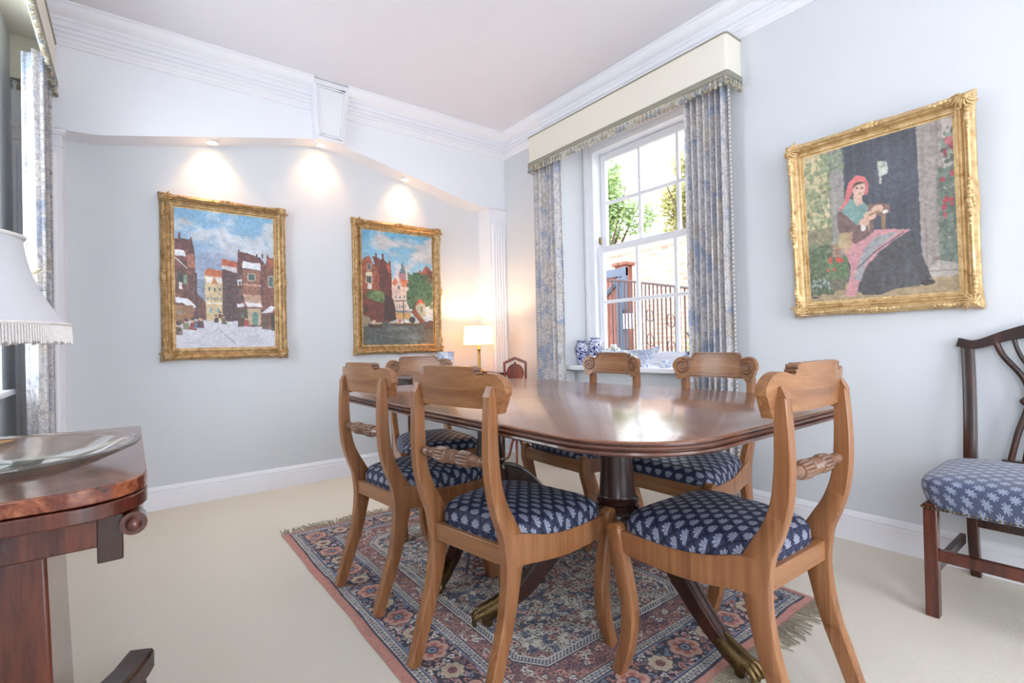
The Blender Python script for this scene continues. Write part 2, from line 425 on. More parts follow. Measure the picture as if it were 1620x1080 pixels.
        if sub:
            md = o.modifiers.new('sub', 'SUBSURF'); md.levels = sub; md.render_levels = sub
        return o

def thing(name, label, cat, loc=(0, 0, 0), rz=0.0, group=None):
    o = bpy.data.objects.new(name, None); COL.objects.link(o); o.empty_display_size = .1
    o.location = loc; o.rotation_euler = (0, 0, rz); o['label'] = label; o['category'] = cat
    if group: o['group'] = group
    return o
def tag(o, label, cat, group=None, kind=None):
    o['label'] = label; o['category'] = cat
    if group: o['group'] = group
    if kind: o['kind'] = kind
    return o
def struct(o, label=None, cat=None):
    o['kind'] = 'structure'
    if label: o['label'] = label
    if cat: o['category'] = cat
    return o
def dup(root, loc, rz, label):
    r = root.copy(); COL.objects.link(r); r.location = loc; r.rotation_euler = (0, 0, rz); r['label'] = label
    for ch in root.children:
        c = ch.copy(); COL.objects.link(c); c.parent = r
        for g in ch.children:
            d = g.copy(); COL.objects.link(d); d.parent = c
    return r
def smooth_curve(pts, n):
    """Catmull-Rom through pts (tuples), n samples"""
    P = [np.array(p, float) for p in pts]; P = [2*P[0]-P[1]]+P+[2*P[-1]-P[-2]]; out = []
    m = len(P)-3
    for i in range(n):
        t = i/(n-1)*m; k = min(int(t), m-1); t -= k
        a, b, c, d = P[k:k+4]
        out.append(.5*((2*b)+(-a+c)*t+(2*a-5*b+4*c-d)*t*t+(-a+3*b-3*c+d)*t**3))
    return out

# ------------------------------------------------------------------ the room
T = 0.25
b = MB(); b.box(XL-.6, XW+.6, YK-.2, YB+.3, -.12, 0); struct(b.build('floor', M['carpet'], smooth=0), 'cream fitted carpet covering the room', 'floor')
b = MB(); b.box(XL-.6, XW+.6, YK-.2, YB+.3, ZC, ZC+.1); struct(b.build('ceiling', M['ceil'], smooth=0), 'plain pale ceiling', 'ceiling')
# window wall with a splayed recess
WY0, WY1, WZ0, WZ1, XF = 1.47, 2.64, .755, 2.41, 2.80
OY0, OY1, OZ1 = 1.395, 2.715, 2.46
b = MB()
b.box(XW, XF+.095, YK, OY0, 0, ZC); b.box(XW, XF+.095, OY1, YB, 0, ZC); b.box(XW, XF+.095, OY0, OY1, OZ1, ZC)
b.prism([(XW, OY0), (XF+.001, WY0), (XF+.001, OY0)], 0, OZ1, 'z'); b.prism([(XW, OY1), (XF+.001, OY1), (XF+.001, WY1)], 0, OZ1, 'z')
b.box(XW+.07, XF+.09, OY0+.0, OY1, 0, WZ0-.03)
b.box(XF, XF+.095, OY0, WY0-.0, 0, OZ1); b.box(XF, XF+.095, WY1, OY1, 0, OZ1)
b.box(XW+.001, XF+.095, OY0, OY1, WZ1+.0, OZ1)
struct(b.build('wall_right', M['wall'], smooth=0), 'pale grey wall with the sash window', 'wall')
# left wall with its own window, and an opening added for light behind the camera
LY0, LY1 = 2.02, 3.10
b = MB(); x0, x1 = XL-.3, XL
b.box(x0, x1, LY1, YB, 0, ZC); b.box(x0, x1, -.4, LY0, 0, ZC); b.box(x0, x1, LY0, LY1, 2.41, ZC); b.box(x0, x1, LY0, LY1, 0, .72)
b.box(x0, x1, YK, -1.4, 0, ZC); b.box(x0, x1, -1.4, -.4, 2.41, ZC); b.box(x0, x1, -1.4, -.4, 0, .72)
struct(b.build('wall_left', M['wall'], smooth=0), 'pale grey wall behind the left curtain', 'wall')
b = MB(); b.box(XL-.3, .2, YK-.2, YK, 0, ZC); b.box(2.0, XW+.5, YK-.2, YK, 0, ZC); b.box(.2, 2.0, YK-.2, YK, 2.3, ZC); b.box(.2, 2.0, YK-.2, YK, 0, .1)  # unseen opening added so sky light enters from behind
struct(b.build('wall_back', M['wall'], smooth=0), 'wall behind the camera with an opening added to let light in', 'wall')
b = MB(); b.box(XL, XW+.02, YB, YB+.2, 0, ZC); struct(b.build('wall_front', M['wall'], smooth=0), 'pale alcove wall carrying the two street pictures', 'wall')

# arch beam over the alcove
AX0, AX1, AZ = -.266, 2.424, 2.082
low = [(XL-.02, AZ), (AX0, AZ), (-.15, 2.083), (-.10, 2.09), (.98, 2.329), (1.06, 2.338), (1.17, 2.331), (2.24, 2.092), (2.31, 2.084), (AX1, AZ), (XW+.02, AZ)]
b = MB(); n = len(low)
vs = [(x, y, z) for y in (YA, YB+.01) for (x, z) in low]+[(x, y, ZC) for y in (YA, YB+.01) for (x, z) in low]
fs = []
for i in range(n-1):
    fs += [(i, i+1, 2*n+i+1, 2*n+i), (n+i, 3*n+i, 3*n+i+1, n+i+1), (i, n+i, n+i+1, i+1), (2*n+i, 2*n+i+1, 3*n+i+1, 3*n+i)]
fs += [(0, 2*n, 3*n, n), (n-1, 2*n-1, 4*n-1, 3*n-1)]
b.add(vs, fs); struct(b.build('trim_1', M['arch'], smooth=25), 'white shallow pointed arch over the alcove', 'arch')
# keystone
k0, k1 = .972, 1.222
b = MB()
def frust(b, xa0, xa1, za, xb0, xb1, zb, y0, y1):
    b.add([(xa0, y0, za), (xa1, y0, za), (xb1, y0, zb), (xb0, y0, zb), (xa0, y1, za), (xa1, y1, za), (xb1, y1, zb), (xb0, y1, zb)],
          [(0, 1, 2, 3), (7, 6, 5, 4), (0, 4, 5, 1), (1, 5, 6, 2), (2, 6, 7, 3), (3, 7, 4, 0)])
frust(b, .990, 1.178, 2.315, .972, 1.222, ZC-.004, YA-.058, YA+.03)
for q in (0, 1):
    d = .022+.016*q; y = YA-.064-.0*q
    # raised frame of the panel
    zl, zh = 2.315+d, ZC-.02-d
    xl = lambda z: .990+(.972-.990)*(z-2.315)/.4+d
    xr = lambda z: 1.178+(1.222-1.178)*(z-2.315)/.4-d
    b.tube([(xl(zl), y+.006, zl), (xr(zl), y+.006, zl), (xr(zh), y+.006, zh), (xl(zh), y+.006, zh)], .0075-.002*q, 8, closed=True)
struct(b.build('trim_2', M['white'], bevel=.003), 'white panelled keystone at the top of the arch', 'keystone')

# cornice: (distance from wall, height below ceiling)
cprof = [(0, 0), (.078, 0), (.078, -.010), (.070, -.016), (.066, -.030), (.055, -.048), (.040, -.060), (.030, -.064), (.030, -.078), (.022, -.084),
         (.020, -.098), (.030, -.103), (.030, -.113), (.019, -.118), (.019, -.124), (.028, -.129), (.028, -.139), (.018, -.144), (.018, -.150), (.026, -.155), (.026, -.165), (.015, -.170), (.015, -.186), (.010, -.192), (.010, -.205), (0, -.206)]
b = MB()
b.sweep(cprof, [((XW, YK, ZC), (-1, 0, 0), (0, 0, 1)), ((XW, YA, ZC), (-1, -1, 0), (0, 0, 1)), ((k1-.01, YA, ZC), (0, -1, 0), (0, 0, 1))], caps=True)
b.sweep(cprof, [((k0+.01, YA, ZC), (0, -1, 0), (0, 0, 1)), ((XL, YA, ZC), (1, -1, 0), (0, 0, 1)), ((XL, YK, ZC), (1, 0, 0), (0, 0, 1))], caps=True)
struct(b.build('trim_3', M['white'], smooth=30), 'white reeded cornice round the ceiling', 'cornice')
# baseboards
bprof = [(0, 0), (.018, 0), (.018, .098), (.014, .101), (.014, .106), (.017, .110), (.012, .124), (.006, .131), (0, .134)]
b = MB(); b.sweep(bprof, [((AX0, YB, 0), (0, -1, 0), (0, 0, 1)), ((AX1, YB, 0), (0, -1, 0), (0, 0, 1))]); struct(b.build('baseboard_front', M['white'], smooth=30), 'white skirting board along the alcove wall', 'skirting board')
b = MB(); b.sweep(bprof, [((XW, YK, 0), (-1, 0, 0), (0, 0, 1)), ((XW, OY0, 0), (-1, 0, 0), (0, 0, 1))])
b.sweep(bprof, [((XW, OY1, 0), (-1, 0, 0), (0, 0, 1)), ((XW, YA-.02, 0), (-1, 0, 0), (0, 0, 1))])
b.sweep(bprof, [((XW+.07, OY0, 0), (-1, 0, 0), (0, 0, 1)), ((XW+.07, OY1, 0), (-1, 0, 0), (0, 0, 1))])
struct(b.build('baseboard_right', M['white'], smooth=30), 'white skirting board along the window wall', 'skirting board')
b = MB(); b.sweep(bprof, [((XL, YK, 0), (1, 0, 0), (0, 0, 1)), ((XL, YA-.02, 0), (1, 0, 0), (0, 0, 1))]); struct(b.build('baseboard_left', M['white'], smooth=30), 'white skirting board along the left wall', 'skirting board')
# pilasters
def pilaster(xa, xb, tname, label):
    b = MB(); b.box(xa, xb, YA, YB+.01, 0, AZ+.002)
    b.box(xa-.004 if xa > 0 else xa, xb+.004 if xb < 0 else xb, YA-.008, YA+.01, 0, .15)
    # capital mouldings and fluting
    for z, d, h in ((2.050, .010, .012), (2.062, .016, .014), (1.99, .006, .01)):
        b.box(xa-(d if xa > 0 else 0), xb+(d if xb < 0 else 0), YA-d, YA+.02, z, z+h)
    m = 5; w_ = (xb-xa-.04)/m
    for k in range(m):
        xc = xa+.02+w_*(k+.5)
        b.tube([(xc, YA+.0005, .20), (xc, YA+.0005, 1.95)], w_*.40, 10)
    struct(b.build(tname, M['white'], smooth=40), label, 'pilaster')
pilaster(XL-.01, AX0, 'trim_4', 'white fluted pilaster beside the left curtain')
pilaster(AX1, XW+.01, 'trim_5', 'white fluted pilaster behind the lit table lamp')

# sash window in the right wall
win = thing('window_1', 'white sash window of twelve panes and more looking on the garden', 'window', (XF, 2.055, 0)); win['kind'] = 'structure'
hw = (WY1-WY0)/2
b = MB()
for s_ in (-1, 1):
    y = s_*hw
    b.box(-.03, .095, min(y, y-s_*.075), max(y, y-s_*.075), WZ0-.02, WZ1)
    b.box(-.045, .0, min(y+s_*.01, y-s_*.022), max(y+s_*.01, y-s_*.022), WZ0-.02, WZ1+.01)
b.box(-.029, .094, -hw+.07, hw-.07, WZ1-.065, WZ1-.001); b.box(-.0465, -.001, -hw-.012, hw+.012, WZ1-.021, WZ1+.016); b.box(-.028, .16, -hw+.07, hw-.07, WZ0-.04, WZ0+.012)
b.build('window_frame', M['white'], win, bevel=.003)
def sash(name, x, z0, z1, gy, gz, top, bot):
    b = MB(); g = hw-.076; st = .045; d = .035
    b.box(x, x+d, -g, -g+st, z0, z1); b.box(x, x+d, g-st, g, z0, z1); b.box(x+.0006, x+d-.0006, -g+st-.003, g-st+.003, z1-top, z1-.0005); b.box(x+.0006, x+d-.0006, -g+st-.003, g-st+.003, z0+.0005, z0+bot)
    for k in (1, 2):
        y = -g+st+(2*g-2*st)*k/3; b.box(x+.004, x+d-.004, y-.0115, y+.0115, z0+.01, z1-.01)
    zm = (z0+bot+z1-top)/2; b.box(x+.0055, x+d-.0055, -g+.01, g-.01, zm-.0115, zm+.0115)
    o = b.build(name, M['white'], win, bevel=.004)
    p = MB(); p.box(x+d*.5-.002, x+d*.5+.002, -g+st-.005, g-st+.005, z0+bot-.005, z1-top+.005); p.build('pane', M['pane'], o, smooth=0)
sash('upper_sash', .055, 1.60, WZ1-.065, 3, 2, .055, .05)
sash('lower_sash', .012, WZ0+.012, 1.64, 3, 2, .045, .085)
b = MB(); b.box(.0, .015, hw-.112, hw-.10, 1.655, 1.71); b.tube([(-.004, hw-.106, 1.70), (-.004, hw-.106, 1.665)], .006, 8); b.build('sash_fastener', M['brass'], win, bevel=.001)
sl = MB(); sl.prism([(XW-.022, OY0-.02), (XW-.022, OY1+.02), (XW+.002, OY1+.02), (XW+.002, OY1), (XF-.03, WY1-.0), (XF-.03, WY0), (XW+.002, OY0), (XW+.002, OY0-.02)], WZ0-.032, WZ0, 'z')
struct(sl.build('trim_6', M['white'], bevel=.008, bseg=3), 'white windowsill carrying the blue and white china', 'windowsill')
# left window
lw = thing('window_2', 'window beyond the left curtain, mostly outside the picture', 'window', (XL, 2.56, 0)); lw['kind'] = 'structure'
b = MB(); x = -.26; g = .54
for y in (-g, g): b.box(x, x+.1, min(y, y-.08*np.sign(y)), max(y, y-.08*np.sign(y)), .72, 2.41)
b.box(x, x+.1, -g, g, 2.33, 2.41); b.box(x, x+.1, -g, g, .72, .80); b.box(x+.02, x+.07, -g, g, 1.55, 1.6)
for k in (1, 2):
    y = -g+.08+(2*g-.16)*k/3; b.box(x+.03, x+.06, y-.012, y+.012, .75, 2.4)
for z in (1.17, 1.97): b.box(x+.03, x+.06, -g+.05, g-.05, z-.012, z+.012)
f_ = b.build('window_frame', M['white'], lw, bevel=.003)
b = MB(); b.box(x+.044, x+.047, -g+.05, g-.05, .76, 2.38); b.build('pane', M['pane'], f_, smooth=0)
b = MB(); b.box(-.27, .035, -g-.08, g+.085, .742, .768); b.build('window_sill', M['white'], lw, bevel=.008)

# ------------------------------------------------------------------ pelmets, curtains
def pelmet(name, label, along0, along1, wallx, sgn, z0, z1, depth, end0=True, end1=True):
    """box pelmet on a wall x=wallx, projecting sgn*depth"""
    t = thing(name, label, 'pelmet', (wallx, (along0+along1)/2, z0)); L = (along1-along0)/2; H = z1-z0; th = .018
    b = MB(); r = .018
    out = []
    X = lambda d: sgn*d
    # plan outline, rounded outer corners
    pl = [(X(.0), -L), (X(depth-r), -L)]+[(X(depth-r+r*math.sin(a)), -L+r-r*math.cos(a)) for a in (PI/6, PI/3, PI/2)]
    pl = pl+[(p[0], -p[1]) for p in reversed(pl)]
    inner = [(X(.0), L-th), (X(depth-th), L-th), (X(depth-th), -L+th), (X(.0), -L+th)]
    fr = [(p[0], p[1]) for p in pl]
    b.prism(fr+inner, 0, H, 'z')
    b.box(min(0, X(depth-.005)), max(0, X(depth-.005)), -L+.005, L-.005, H-.012, H-.002)
    b.build('board', M['pelmet'], t, smooth=40)
    path = lambda off, z: [(p[0]+(sgn*off if abs(p[0]) > depth*.5 else 0), p[1]+off*np.sign(p[1]), z) for p in fr]
    pb = MB()
    for z, rr in ((H-.001, .005),): pb.tube(path(.002, z), rr, 6)
    pb.build('piping', M['braid'], t)
    br = MB()
    for q in range(3): br.tube(path(.004, .004+q*.009), .0062, 6)
    br.build('braid', M['braid'], t)
    fm = MB()
    pts = []; P = [Vector(p) for p in path(.004, 0)]
    tot = sum((P[i+1]-P[i]).length for i in range(len(P)-1)); n = int(tot/.029)
    for k in range(n+1):
        dd = tot*k/n; i = 0
        while i < len(P)-2 and dd > (P[i+1]-P[i]).length: dd -= (P[i+1]-P[i]).length; i += 1
        p = P[i].lerp(P[i+1], min(1, dd/(P[i+1]-P[i]).length)); j = random.uniform(-.002, .002)
        fm.lathe([(.0015, 0), (.0015, -.008), (.006, -.012), (.0055, -.018), (.003, -.021), (.007, -.030), (.0095, -.047), (.008, -.049), (0, -.049)], 8, (p.x+j, p.y+j, p.z))
    fm.build('tassel_fringe', M['tassel'], t)
    return t
pelmet('pelmet', 'cream box pelmet with tasselled fringe above the bright sash window', 1.325, 2.935, XW, -1, 2.285, 2.508, .14)
pelmet('pelmet', 'cream box pelmet with tasselled fringe above the window at the left edge', 1.78, YA-.012, XL, 1, 2.285, 2.508, .165)

def curtain(label, x, y0, y1, z0, z1, folds, amp, edge=None, seed=1, sgn=-1, stack=1.6):
    t = thing('curtain', label, 'curtain', (x, (y0+y1)/2, 0), group=None)
    r_ = random.Random(seed); n = folds*16; W = y1-y0
    ph = [r_.uniform(-.35, .35) for _ in range(folds+2)]; am = [r_.uniform(.65, 1.2) for _ in range(folds+2)]
    rows = 26; vs = []; uv = []
    for j in range(rows):
        fz = j/(rows-1); z = z0+(z1-z0)*fz; u = 0; prev = None
        for i in range(n+1):
            f = i/n; k = f*folds; ki = int(min(k, folds-1e-6)); a0 = am[ki]*(1-(k-ki))+am[ki+1]*(k-ki)
            p = ph[ki]*(1-(k-ki))+ph[ki+1]*(k-ki)
            loose = 1.0+.18*math.sin(2.2*fz+ki)-.35*fz*0
            dx = amp*a0*loose*math.sin(2*PI*k+p*2+.25*math.sin(3*fz+ki))
            dy = .35*amp*math.sin(4*PI*k+p)*.8
            puff = 1+(.05*(1-fz)**2)
            y = (f-.5)*W*puff+dy
            if prev is not None: u += math.hypot(dx-prev[0], y-prev[1])
            prev = (dx, y)
            vs.append((dx*(1 if z > z0+.02 else 1.15), y, z)); uv.append((u, z))
    fs = [(j*(n+1)+i, j*(n+1)+i+1, (j+1)*(n+1)+i+1, (j+1)*(n+1)+i) for j in range(rows-1) for i in range(n)]
    b = MB(); b.add(vs, fs); b.build('drape', M['curtain'], t, smooth=80, uv=uv, solid=.003)
    if edge is not None:
        i = n if edge > 0 else 0
        pts = [(vs[j*(n+1)+i][0]+.004*sgn, vs[j*(n+1)+i][1]+edge*.006, vs[j*(n+1)+i][2]) for j in range(rows)]
        b = MB(); b.tube(pts, .0055, 8); b.build('rope_trim', M['rope'], t)
    return t
curtain('floral curtain right of the sash window, edged with rope', XW-.075, 1.355, 1.610, .012, 2.282, 7, .026, edge=-1, seed=3)
curtain('floral curtain left of the sash window, next to the fluted pilaster', XW-.075, 2.655, 2.925, .012, 2.282, 6, .024, edge=1, seed=5)
curtain('floral curtain at the left edge behind the fringed lampshade', XL+.120, 3.02, 3.385, .012, 2.282, 5, .040, edge=None, seed=9, sgn=1)

# ------------------------------------------------------------------ dining table
RUGZ = .008
TX0, TX1, TY0, TY1, TZ = .737, 1.852, .560, 2.410, .72
def rrect(x0, x1, y0, y1, r, n=12, pw=2.0):
    out = []
    for (cx, cy, a) in ((x1-r, y0+r, -PI/2), (x1-r, y1-r, 0), (x0+r, y1-r, PI/2), (x0+r, y0+r, PI)):
        for k in range(n+1):
            t = a+PI/2*k/n; out.append((cx+r*math.cos(t), cy+r*math.sin(t)))
    return out
def table():
    cx, cy = (TX0+TX1)/2, (TY0+TY1)/2
    t = thing('dining_table', 'long polished mahogany dining table with rounded corners on two pedestals', 'table', (cx, cy, RUGZ))
    hx, hy = (TX1-TX0)/2, (TY1-TY0)/2; z = TZ-RUGZ; R_ = .24
    full = rrect(-hx, hx, -hy, hy, R_)
    prof = [(-.004, 0), (.0, -.0012), (.002, -.003), (.002, -.006), (-.003, -.0080), (-.003, -.0092), (.004, -.0105), (.006, -.014), (.004, -.0175), (-.002, -.0190), (-.002, -.0202), (.005, -.0215), (.007, -.026), (.003, -.030), (-.006, -.031)]
    sy = 1.453-cy
    for (ya, yb) in ((-hy, sy-.0012), (sy+.0012, hy)):
        pts = [p for p in full if ya-1e-6 <= p[1] <= yb+1e-6]
        # close the half outline along the seam
        if ya < -hy+.01: pts = [p for p in full if p[1] < sy]; pts = sorted(pts, key=lambda p: math.atan2(p[1]-(sy), p[0])); pts = [(-hx, yb)]+pts+[(hx, yb)]
        else: pts = [p for p in full if p[1] > sy]; pts = sorted(pts, key=lambda p: math.atan2(p[1]-(sy), p[0])); pts = [(hx, ya)]+pts+[(-hx, ya)]
        b = MB(); n = len(pts); vs = []; fs = []
        c = (0, (ya+yb)/2)
        for (o, h) in prof:
            for (x, y) in pts:
                # offset outward from the outline
                dx = dy = 0
                ax, ay = abs(x)-(hx-R_), abs(y)-(hy-R_)
                if ax > 0 and ay > 0: l = math.hypot(ax, ay); dx, dy = ax/l*np.sign(x), ay/l*np.sign(y)
                elif ax >= ay: dx = np.sign(x)
                else: dy = np.sign(y)
                vs.append((x+dx*o, y+dy*o, z+h))
        for j in range(2, len(prof)-1):
            for i in range(n): fs.append((j*n+i, j*n+(i+1) % n, (j+1)*n+(i+1) % n, (j+1)*n+i))
        fs += [tuple(range(2*n, 3*n)), tuple(reversed(range((len(prof)-1)*n, len(prof)*n)))]
        b.add(vs, fs); e_ = b; b = MB(); fs = []
        for j in range(2):
            for i in range(n): fs.append((j*n+i, j*n+(i+1) % n, (j+1)*n+(i+1) % n, (j+1)*n+i))
        fs.append(tuple(range(n))); b.add(vs[:3*n], fs)
        tp = b.build('tabletop', M['tabletop'], t, smooth=50); e_.build('moulded_edge', M['edge'], tp, smooth=50)
    b = MB()
    for x in (-.34, .34): b.box(x-.03, x+.03, -.72, .72, z-.062, z-.031)
    for y in (1.12-cy, 1.87-cy): b.box(-.40, .40, y-.07, y+.07, z-.062, z-.031)
    b.build('underframe', M['darkwood'], t, bevel=.004)
    for (y, flip) in ((1.12-cy, 1), (1.87-cy, -1)):
        b = MB()
        b.lathe([(.075, .66), (.075, .645), (.062, .638), (.052, .62), (.052, .60), (.053, .50), (.060, .405), (.063, .398), (.070, .392), (.071, .384), (.064, .378), (.062, .372), (.074, .362), (.084, .340), (.086, .300), (.080, .262), (.055, .240), (0, .238)], 36, (0, y, 0))
        b.build('pedestal', M['darkwood'], t, smooth=40)
        for a in (-90, 30+0, 150):
            aa = math.radians(a)*flip; ux, uy = math.cos(aa), math.sin(aa); L = .455 if a != -90 else .43
            cl = smooth_curve([(.045, .335), (.12, .325), (.20, .265), (.275, .175), (.34, .105), (L-.025, .052)], 24)
            fr = []; m = len(cl)
            for i, p in enumerate(cl):
                q = cl[min(i+1, m-1)]-cl[max(i-1, 0)]; q = q/np.linalg.norm(q); nx, nz = -q[1], q[0]
                h = .040-.022*(i/(m-1)); wd = .026-.004*(i/(m-1))
                fr.append(((ux*p[0], y+uy*p[0], p[1]), (-uy*wd, ux*wd, 0), (ux*nx*h, uy*nx*h, nz*h)))
            pr = [(-1, -1), (1, -1), (1, .72), (.78, .78), (.70, 1), (.34, 1), (.26, .84), (-.26, .84), (-.34, 1), (-.70, 1), (-.78, .78), (-1, .72)]
            lg = MB().sweep(pr, fr).build('leg', M['darkwood'], t, smooth=30)
            p0 = np.array([ux, uy]); b = MB()
            def Pt(d, zz, s_=0): return (ux*d-uy*s_, y+uy*d+ux*s_, zz)
            b.tube([Pt(L-.07, .082), Pt(L-.04, .062), Pt(L-.01, .048), Pt(L+.015, .040)], lambda f: .027+.004*math.sin(f*PI), 10)
            for s_ in (-.020, 0, .020): b.tube([Pt(L, .052, s_*.8), Pt(L+.022, .046, s_), Pt(L+.036, .030, s_*1.1), Pt(L+.034, .016, s_*1.1)], lambda f: .0105-.003*f, 8)
            b.lathe([(0.0001, -.009), (.014, -.009), (.015, 0), (.014, .009), (.0001, .009)], 14, (0, 0, 0), 'x')
            nn = 14*5
            b.v[-nn:] = [Pt(L-.012+v[1]*1, .0155+v[2], v[0]) for v in b.v[-nn:]]
            b.build('paw_castor', M['brass'], t, smooth=50)
    return t
table()

# ------------------------------------------------------------------ dining chairs
WB, WF, DP = .165, .226, .392
def side_strip(pts, wids, n, x0, x1, i0=0, i1=None):
    """strip swept in the y-z plane: pts centre line, wids half widths, thickness x0..x1"""
    cl = smooth_curve([(*p, w_) for p, w_ in zip(pts, wids)], n)
    i1 = i1 or n; fr = []
    for i in range(i0, i1):
        p = cl[i]; q = cl[min(i+1, n-1)][:2]-cl[max(i-1, 0)][:2]; q = q/np.linalg.norm(q)
        ny, nz = -q[1], q[0]; fr.append((((x0+x1)/2, p[0], p[1]), ((x1-x0)/2, 0, 0), (0, ny*p[2], nz*p[2])))
    c = .86
    return [(-1, -c), (-c*.95, -1), (c*.95, -1), (1, -c), (1, c), (c*.95, 1), (-c*.95, 1), (-1, c)], fr
def rail_top(x):
    a = abs(x)
    if a < .094: return .857+.002*math.cos(x*12)
    if a < .110: return .857-.025*((a-.094)/.016)**1.3
    if a < .150: f = (a-.110)/.040; f = f*f*(3-2*f); return .832+.009*f
    return .799+math.sqrt(max(0, .042**2-(a-.150)**2))
def rail_bot(x):
    a = abs(x)
    if a < .135: return .750
    if a < .142: return .750-.011*(a-.135)/.007
    if a < .168: return .739
    return min(.739+.058*((a-.168)/.024)**1.1, .796)
def make_chair():
    t = thing('dining_chair', '', 'chair')
    # top rail with scrolled ends
    b = MB(); xs = sorted(set([round(-.192+.384*i/96, 5) for i in range(97)]+[.1119, -.1119, .094, -.094])); n = len(xs); K = 8
    vs = []; hh = .0125
    def yb(x, z): return -.040-.030*(1-(x/.192)**2)-.10*(z-.80)+.012
    ring = []
    for x in xs:
        zt, zb = rail_top(x), rail_bot(x)
        if abs(x) > .1915: zt, zb = .808, .789
        col = []
        for k in range(K+1): z = zb+(zt-zb)*k/K; col.append((x, yb(x, z)+hh, z))
        for k in range(K, -1, -1): z = zb+(zt-zb)*k/K; col.append((x, yb(x, z)-hh, z))
        vs += col; 
    m = 2*(K+1); fs = []
    for i in range(n-1):
        for k in range(m): fs.append((i*m+k, i*m+(k+1) % m, (i+1)*m+(k+1) % m, (i+1)*m+k))
    fs += [tuple(range(m)), tuple(reversed(range((n-1)*m, n*m)))]
    b.add(vs, fs)
    tr = b.build('top_rail', M['chairwood_x'], t, smooth=42, bevel=.0025)
    b = MB()   # carving on the front
    for s_ in (-1, 1):
        pts = []
        for k in range(60):
            a = k/59; r_ = .034*(1-a*.88); th = PI*.5+a*2*PI*2.2
            x = s_*(.150+r_*math.cos(th)); z = .798+r_*math.sin(th); pts.append((x, yb(x, z)+hh+.0008, z))
        b.tube(pts, lambda f: .0042-.0018*f, 6)
        b.tube([(s_*.150, yb(.15, .80)+hh, .798), (s_*.150, yb(.15, .80)+hh+.003, .798)], .004, 8)
    e = [(x, yb(x, rail_top(x))+hh+.0006, rail_top(x)-.006) for x in [-.138+.276*i/60 for i in range(61)]]
    b.tube(e, .0024, 6)
    e = [(x, yb(x, .752)+hh+.0006, .756) for x in [-.128+.256*i/20 for i in range(21)]]
    b.tube(e, .0022, 6)
    for s_ in (-1, 1):   # little curled knots at the notches
        x = s_*.101; z = .850; b.tube([(x, yb(x, z)-.0125, z), (x, yb(x, z)+.0145, z)], .0062, 8); b.tube([(x+s_*.007, yb(x, z)-.011, z-.009), (x+s_*.007, yb(x, z)+.0145, z-.009)], .0042, 8); b.tube([(x-s_*.010, yb(x, z)-.010, z+.0055), (x-s_*.010, yb(x, z)+.0135, z+.0055)], .0032, 8)
    b.build('carving', M['turned'], tr, smooth=60)
    # back posts and rear legs: one continuous sweep, split at the seat rail
    pts = [(-.088, .0), (-.052, .10), (-.016, .20), (.004, .29), (.012, .35), (.010, .40), (-.004, .44), (-.028, .49), (-.047, .55), (-.055, .62), (-.056, .70), (-.053, .785)]
    wids = [.017, .020, .022, .026, .031, .034, .028, .0235, .0205, .019, .017, .0142]
    for s_ in (-1, 1):
        xa, xb = (s_*(WB), s_*(WB-.028)); xa, xb = min(xa, xb), max(xa, xb)
        pr, fr = side_strip(pts, wids, 60, xa, xb, 0, 26)
        MB().sweep(pr, fr).build('leg', M['chairwood'], t, smooth=40)
        pr, fr = side_strip(pts, wids, 60, xa, xb, 25, 60)
        b = MB().sweep(pr, fr)
        x0, x1 = xa+.002, xb-.002     # chamfered tip behind the rail
        b.add([(x0, -.069, .783), (x1, -.069, .783), (x1, -.041, .783), (x0, -.041, .783), (x0+.002, -.056, .809), (x1-.002, -.056, .809), (x1-.002, -.044, .809), (x0+.002, -.044, .809)],
              [(0, 3, 2, 1), (4, 5, 6, 7), (0, 1, 5, 4), (1, 2, 6, 5), (2, 3, 7, 6), (3, 0, 4, 7)])
        b.build('back_post', M['chairwood'], t, smooth=40)
        # side rail flowing out of the post to the front corner
        cl = smooth_curve([(-.004, .380, .044), (.05, .376, .040), (.12, .362, .035), (.20, .355, .033), (.30, .360, .031), (.388, .368, .029)], 26); fr = []
        for i, p in enumerate(cl):
            f = max(0, p[0])/DP; xc = s_*((WB-.014)*(1-f)+(WF-.017)*f)
            fr.append(((xc, p[0], p[1]), (.0135, 0, 0), (0, 0, p[2])))
        c = .88
        MB().sweep([(-1, -c), (-c, -1), (c, -1), (1, -c), (1, c), (c, 1), (-c, 1), (-1, c)], fr).build('side_rail', M['chairwood'], t, smooth=40)
        # front leg
        p2 = [(.378, .398), (.372, .34), (.350, .26), (.336, .18), (.346, .09), (.378, 0)]; w2 = [.020, .025, .023, .021, .019, .016]
        pr, fr = side_strip(p2, w2, 34, s_*(WF-.016)-.016, s_*(WF-.016)+.016)
        b = MB().sweep(pr, fr); b.lathe([(0.0001, -.0158), (.019, -.0158), (.0205, -.013), (.0205, .013), (.019, .0158), (.0001, .0158)], 20, (s_*(WF-.016), .378, .392), 'x')
        b.build('leg', M['chairwood'], t, smooth=45)
    b = MB(); b.box(-WB+.02, WB-.02, -.012, .014, .342, .392); b.build('rear_seat_rail', M['chairwood_x'], t, bevel=.003)
    b = MB(); b.box(-WF+.02, WF-.02, .366, .392, .338, .394); b.build('front_seat_rail', M['chairwood_x'], t, bevel=.003)
    # turned and reeded middle rail
    prof = []; ln = WB-.026
    half = [(.000, .0165), (.004, .0185), (.008, .0165), (.010, .0150), (.014, .0172), (.019, .0150), (.022, .013), (.025, .0175), (.036, .0190), (.058, .0185), (.073, .0165), (.074, .0135), (.078, .0150), (.092, .0135), (.106, .010), (.110, .009), (.112, .0125), (.116, .0125), (.118, .0095), (.121, .0125), (.125, .0125), (.127, .010), (ln+.006, .010)]
    pr = [(r_, -x) for (x, r_) in reversed(half[1:])]+[(r_, x) for (x, r_) in half]
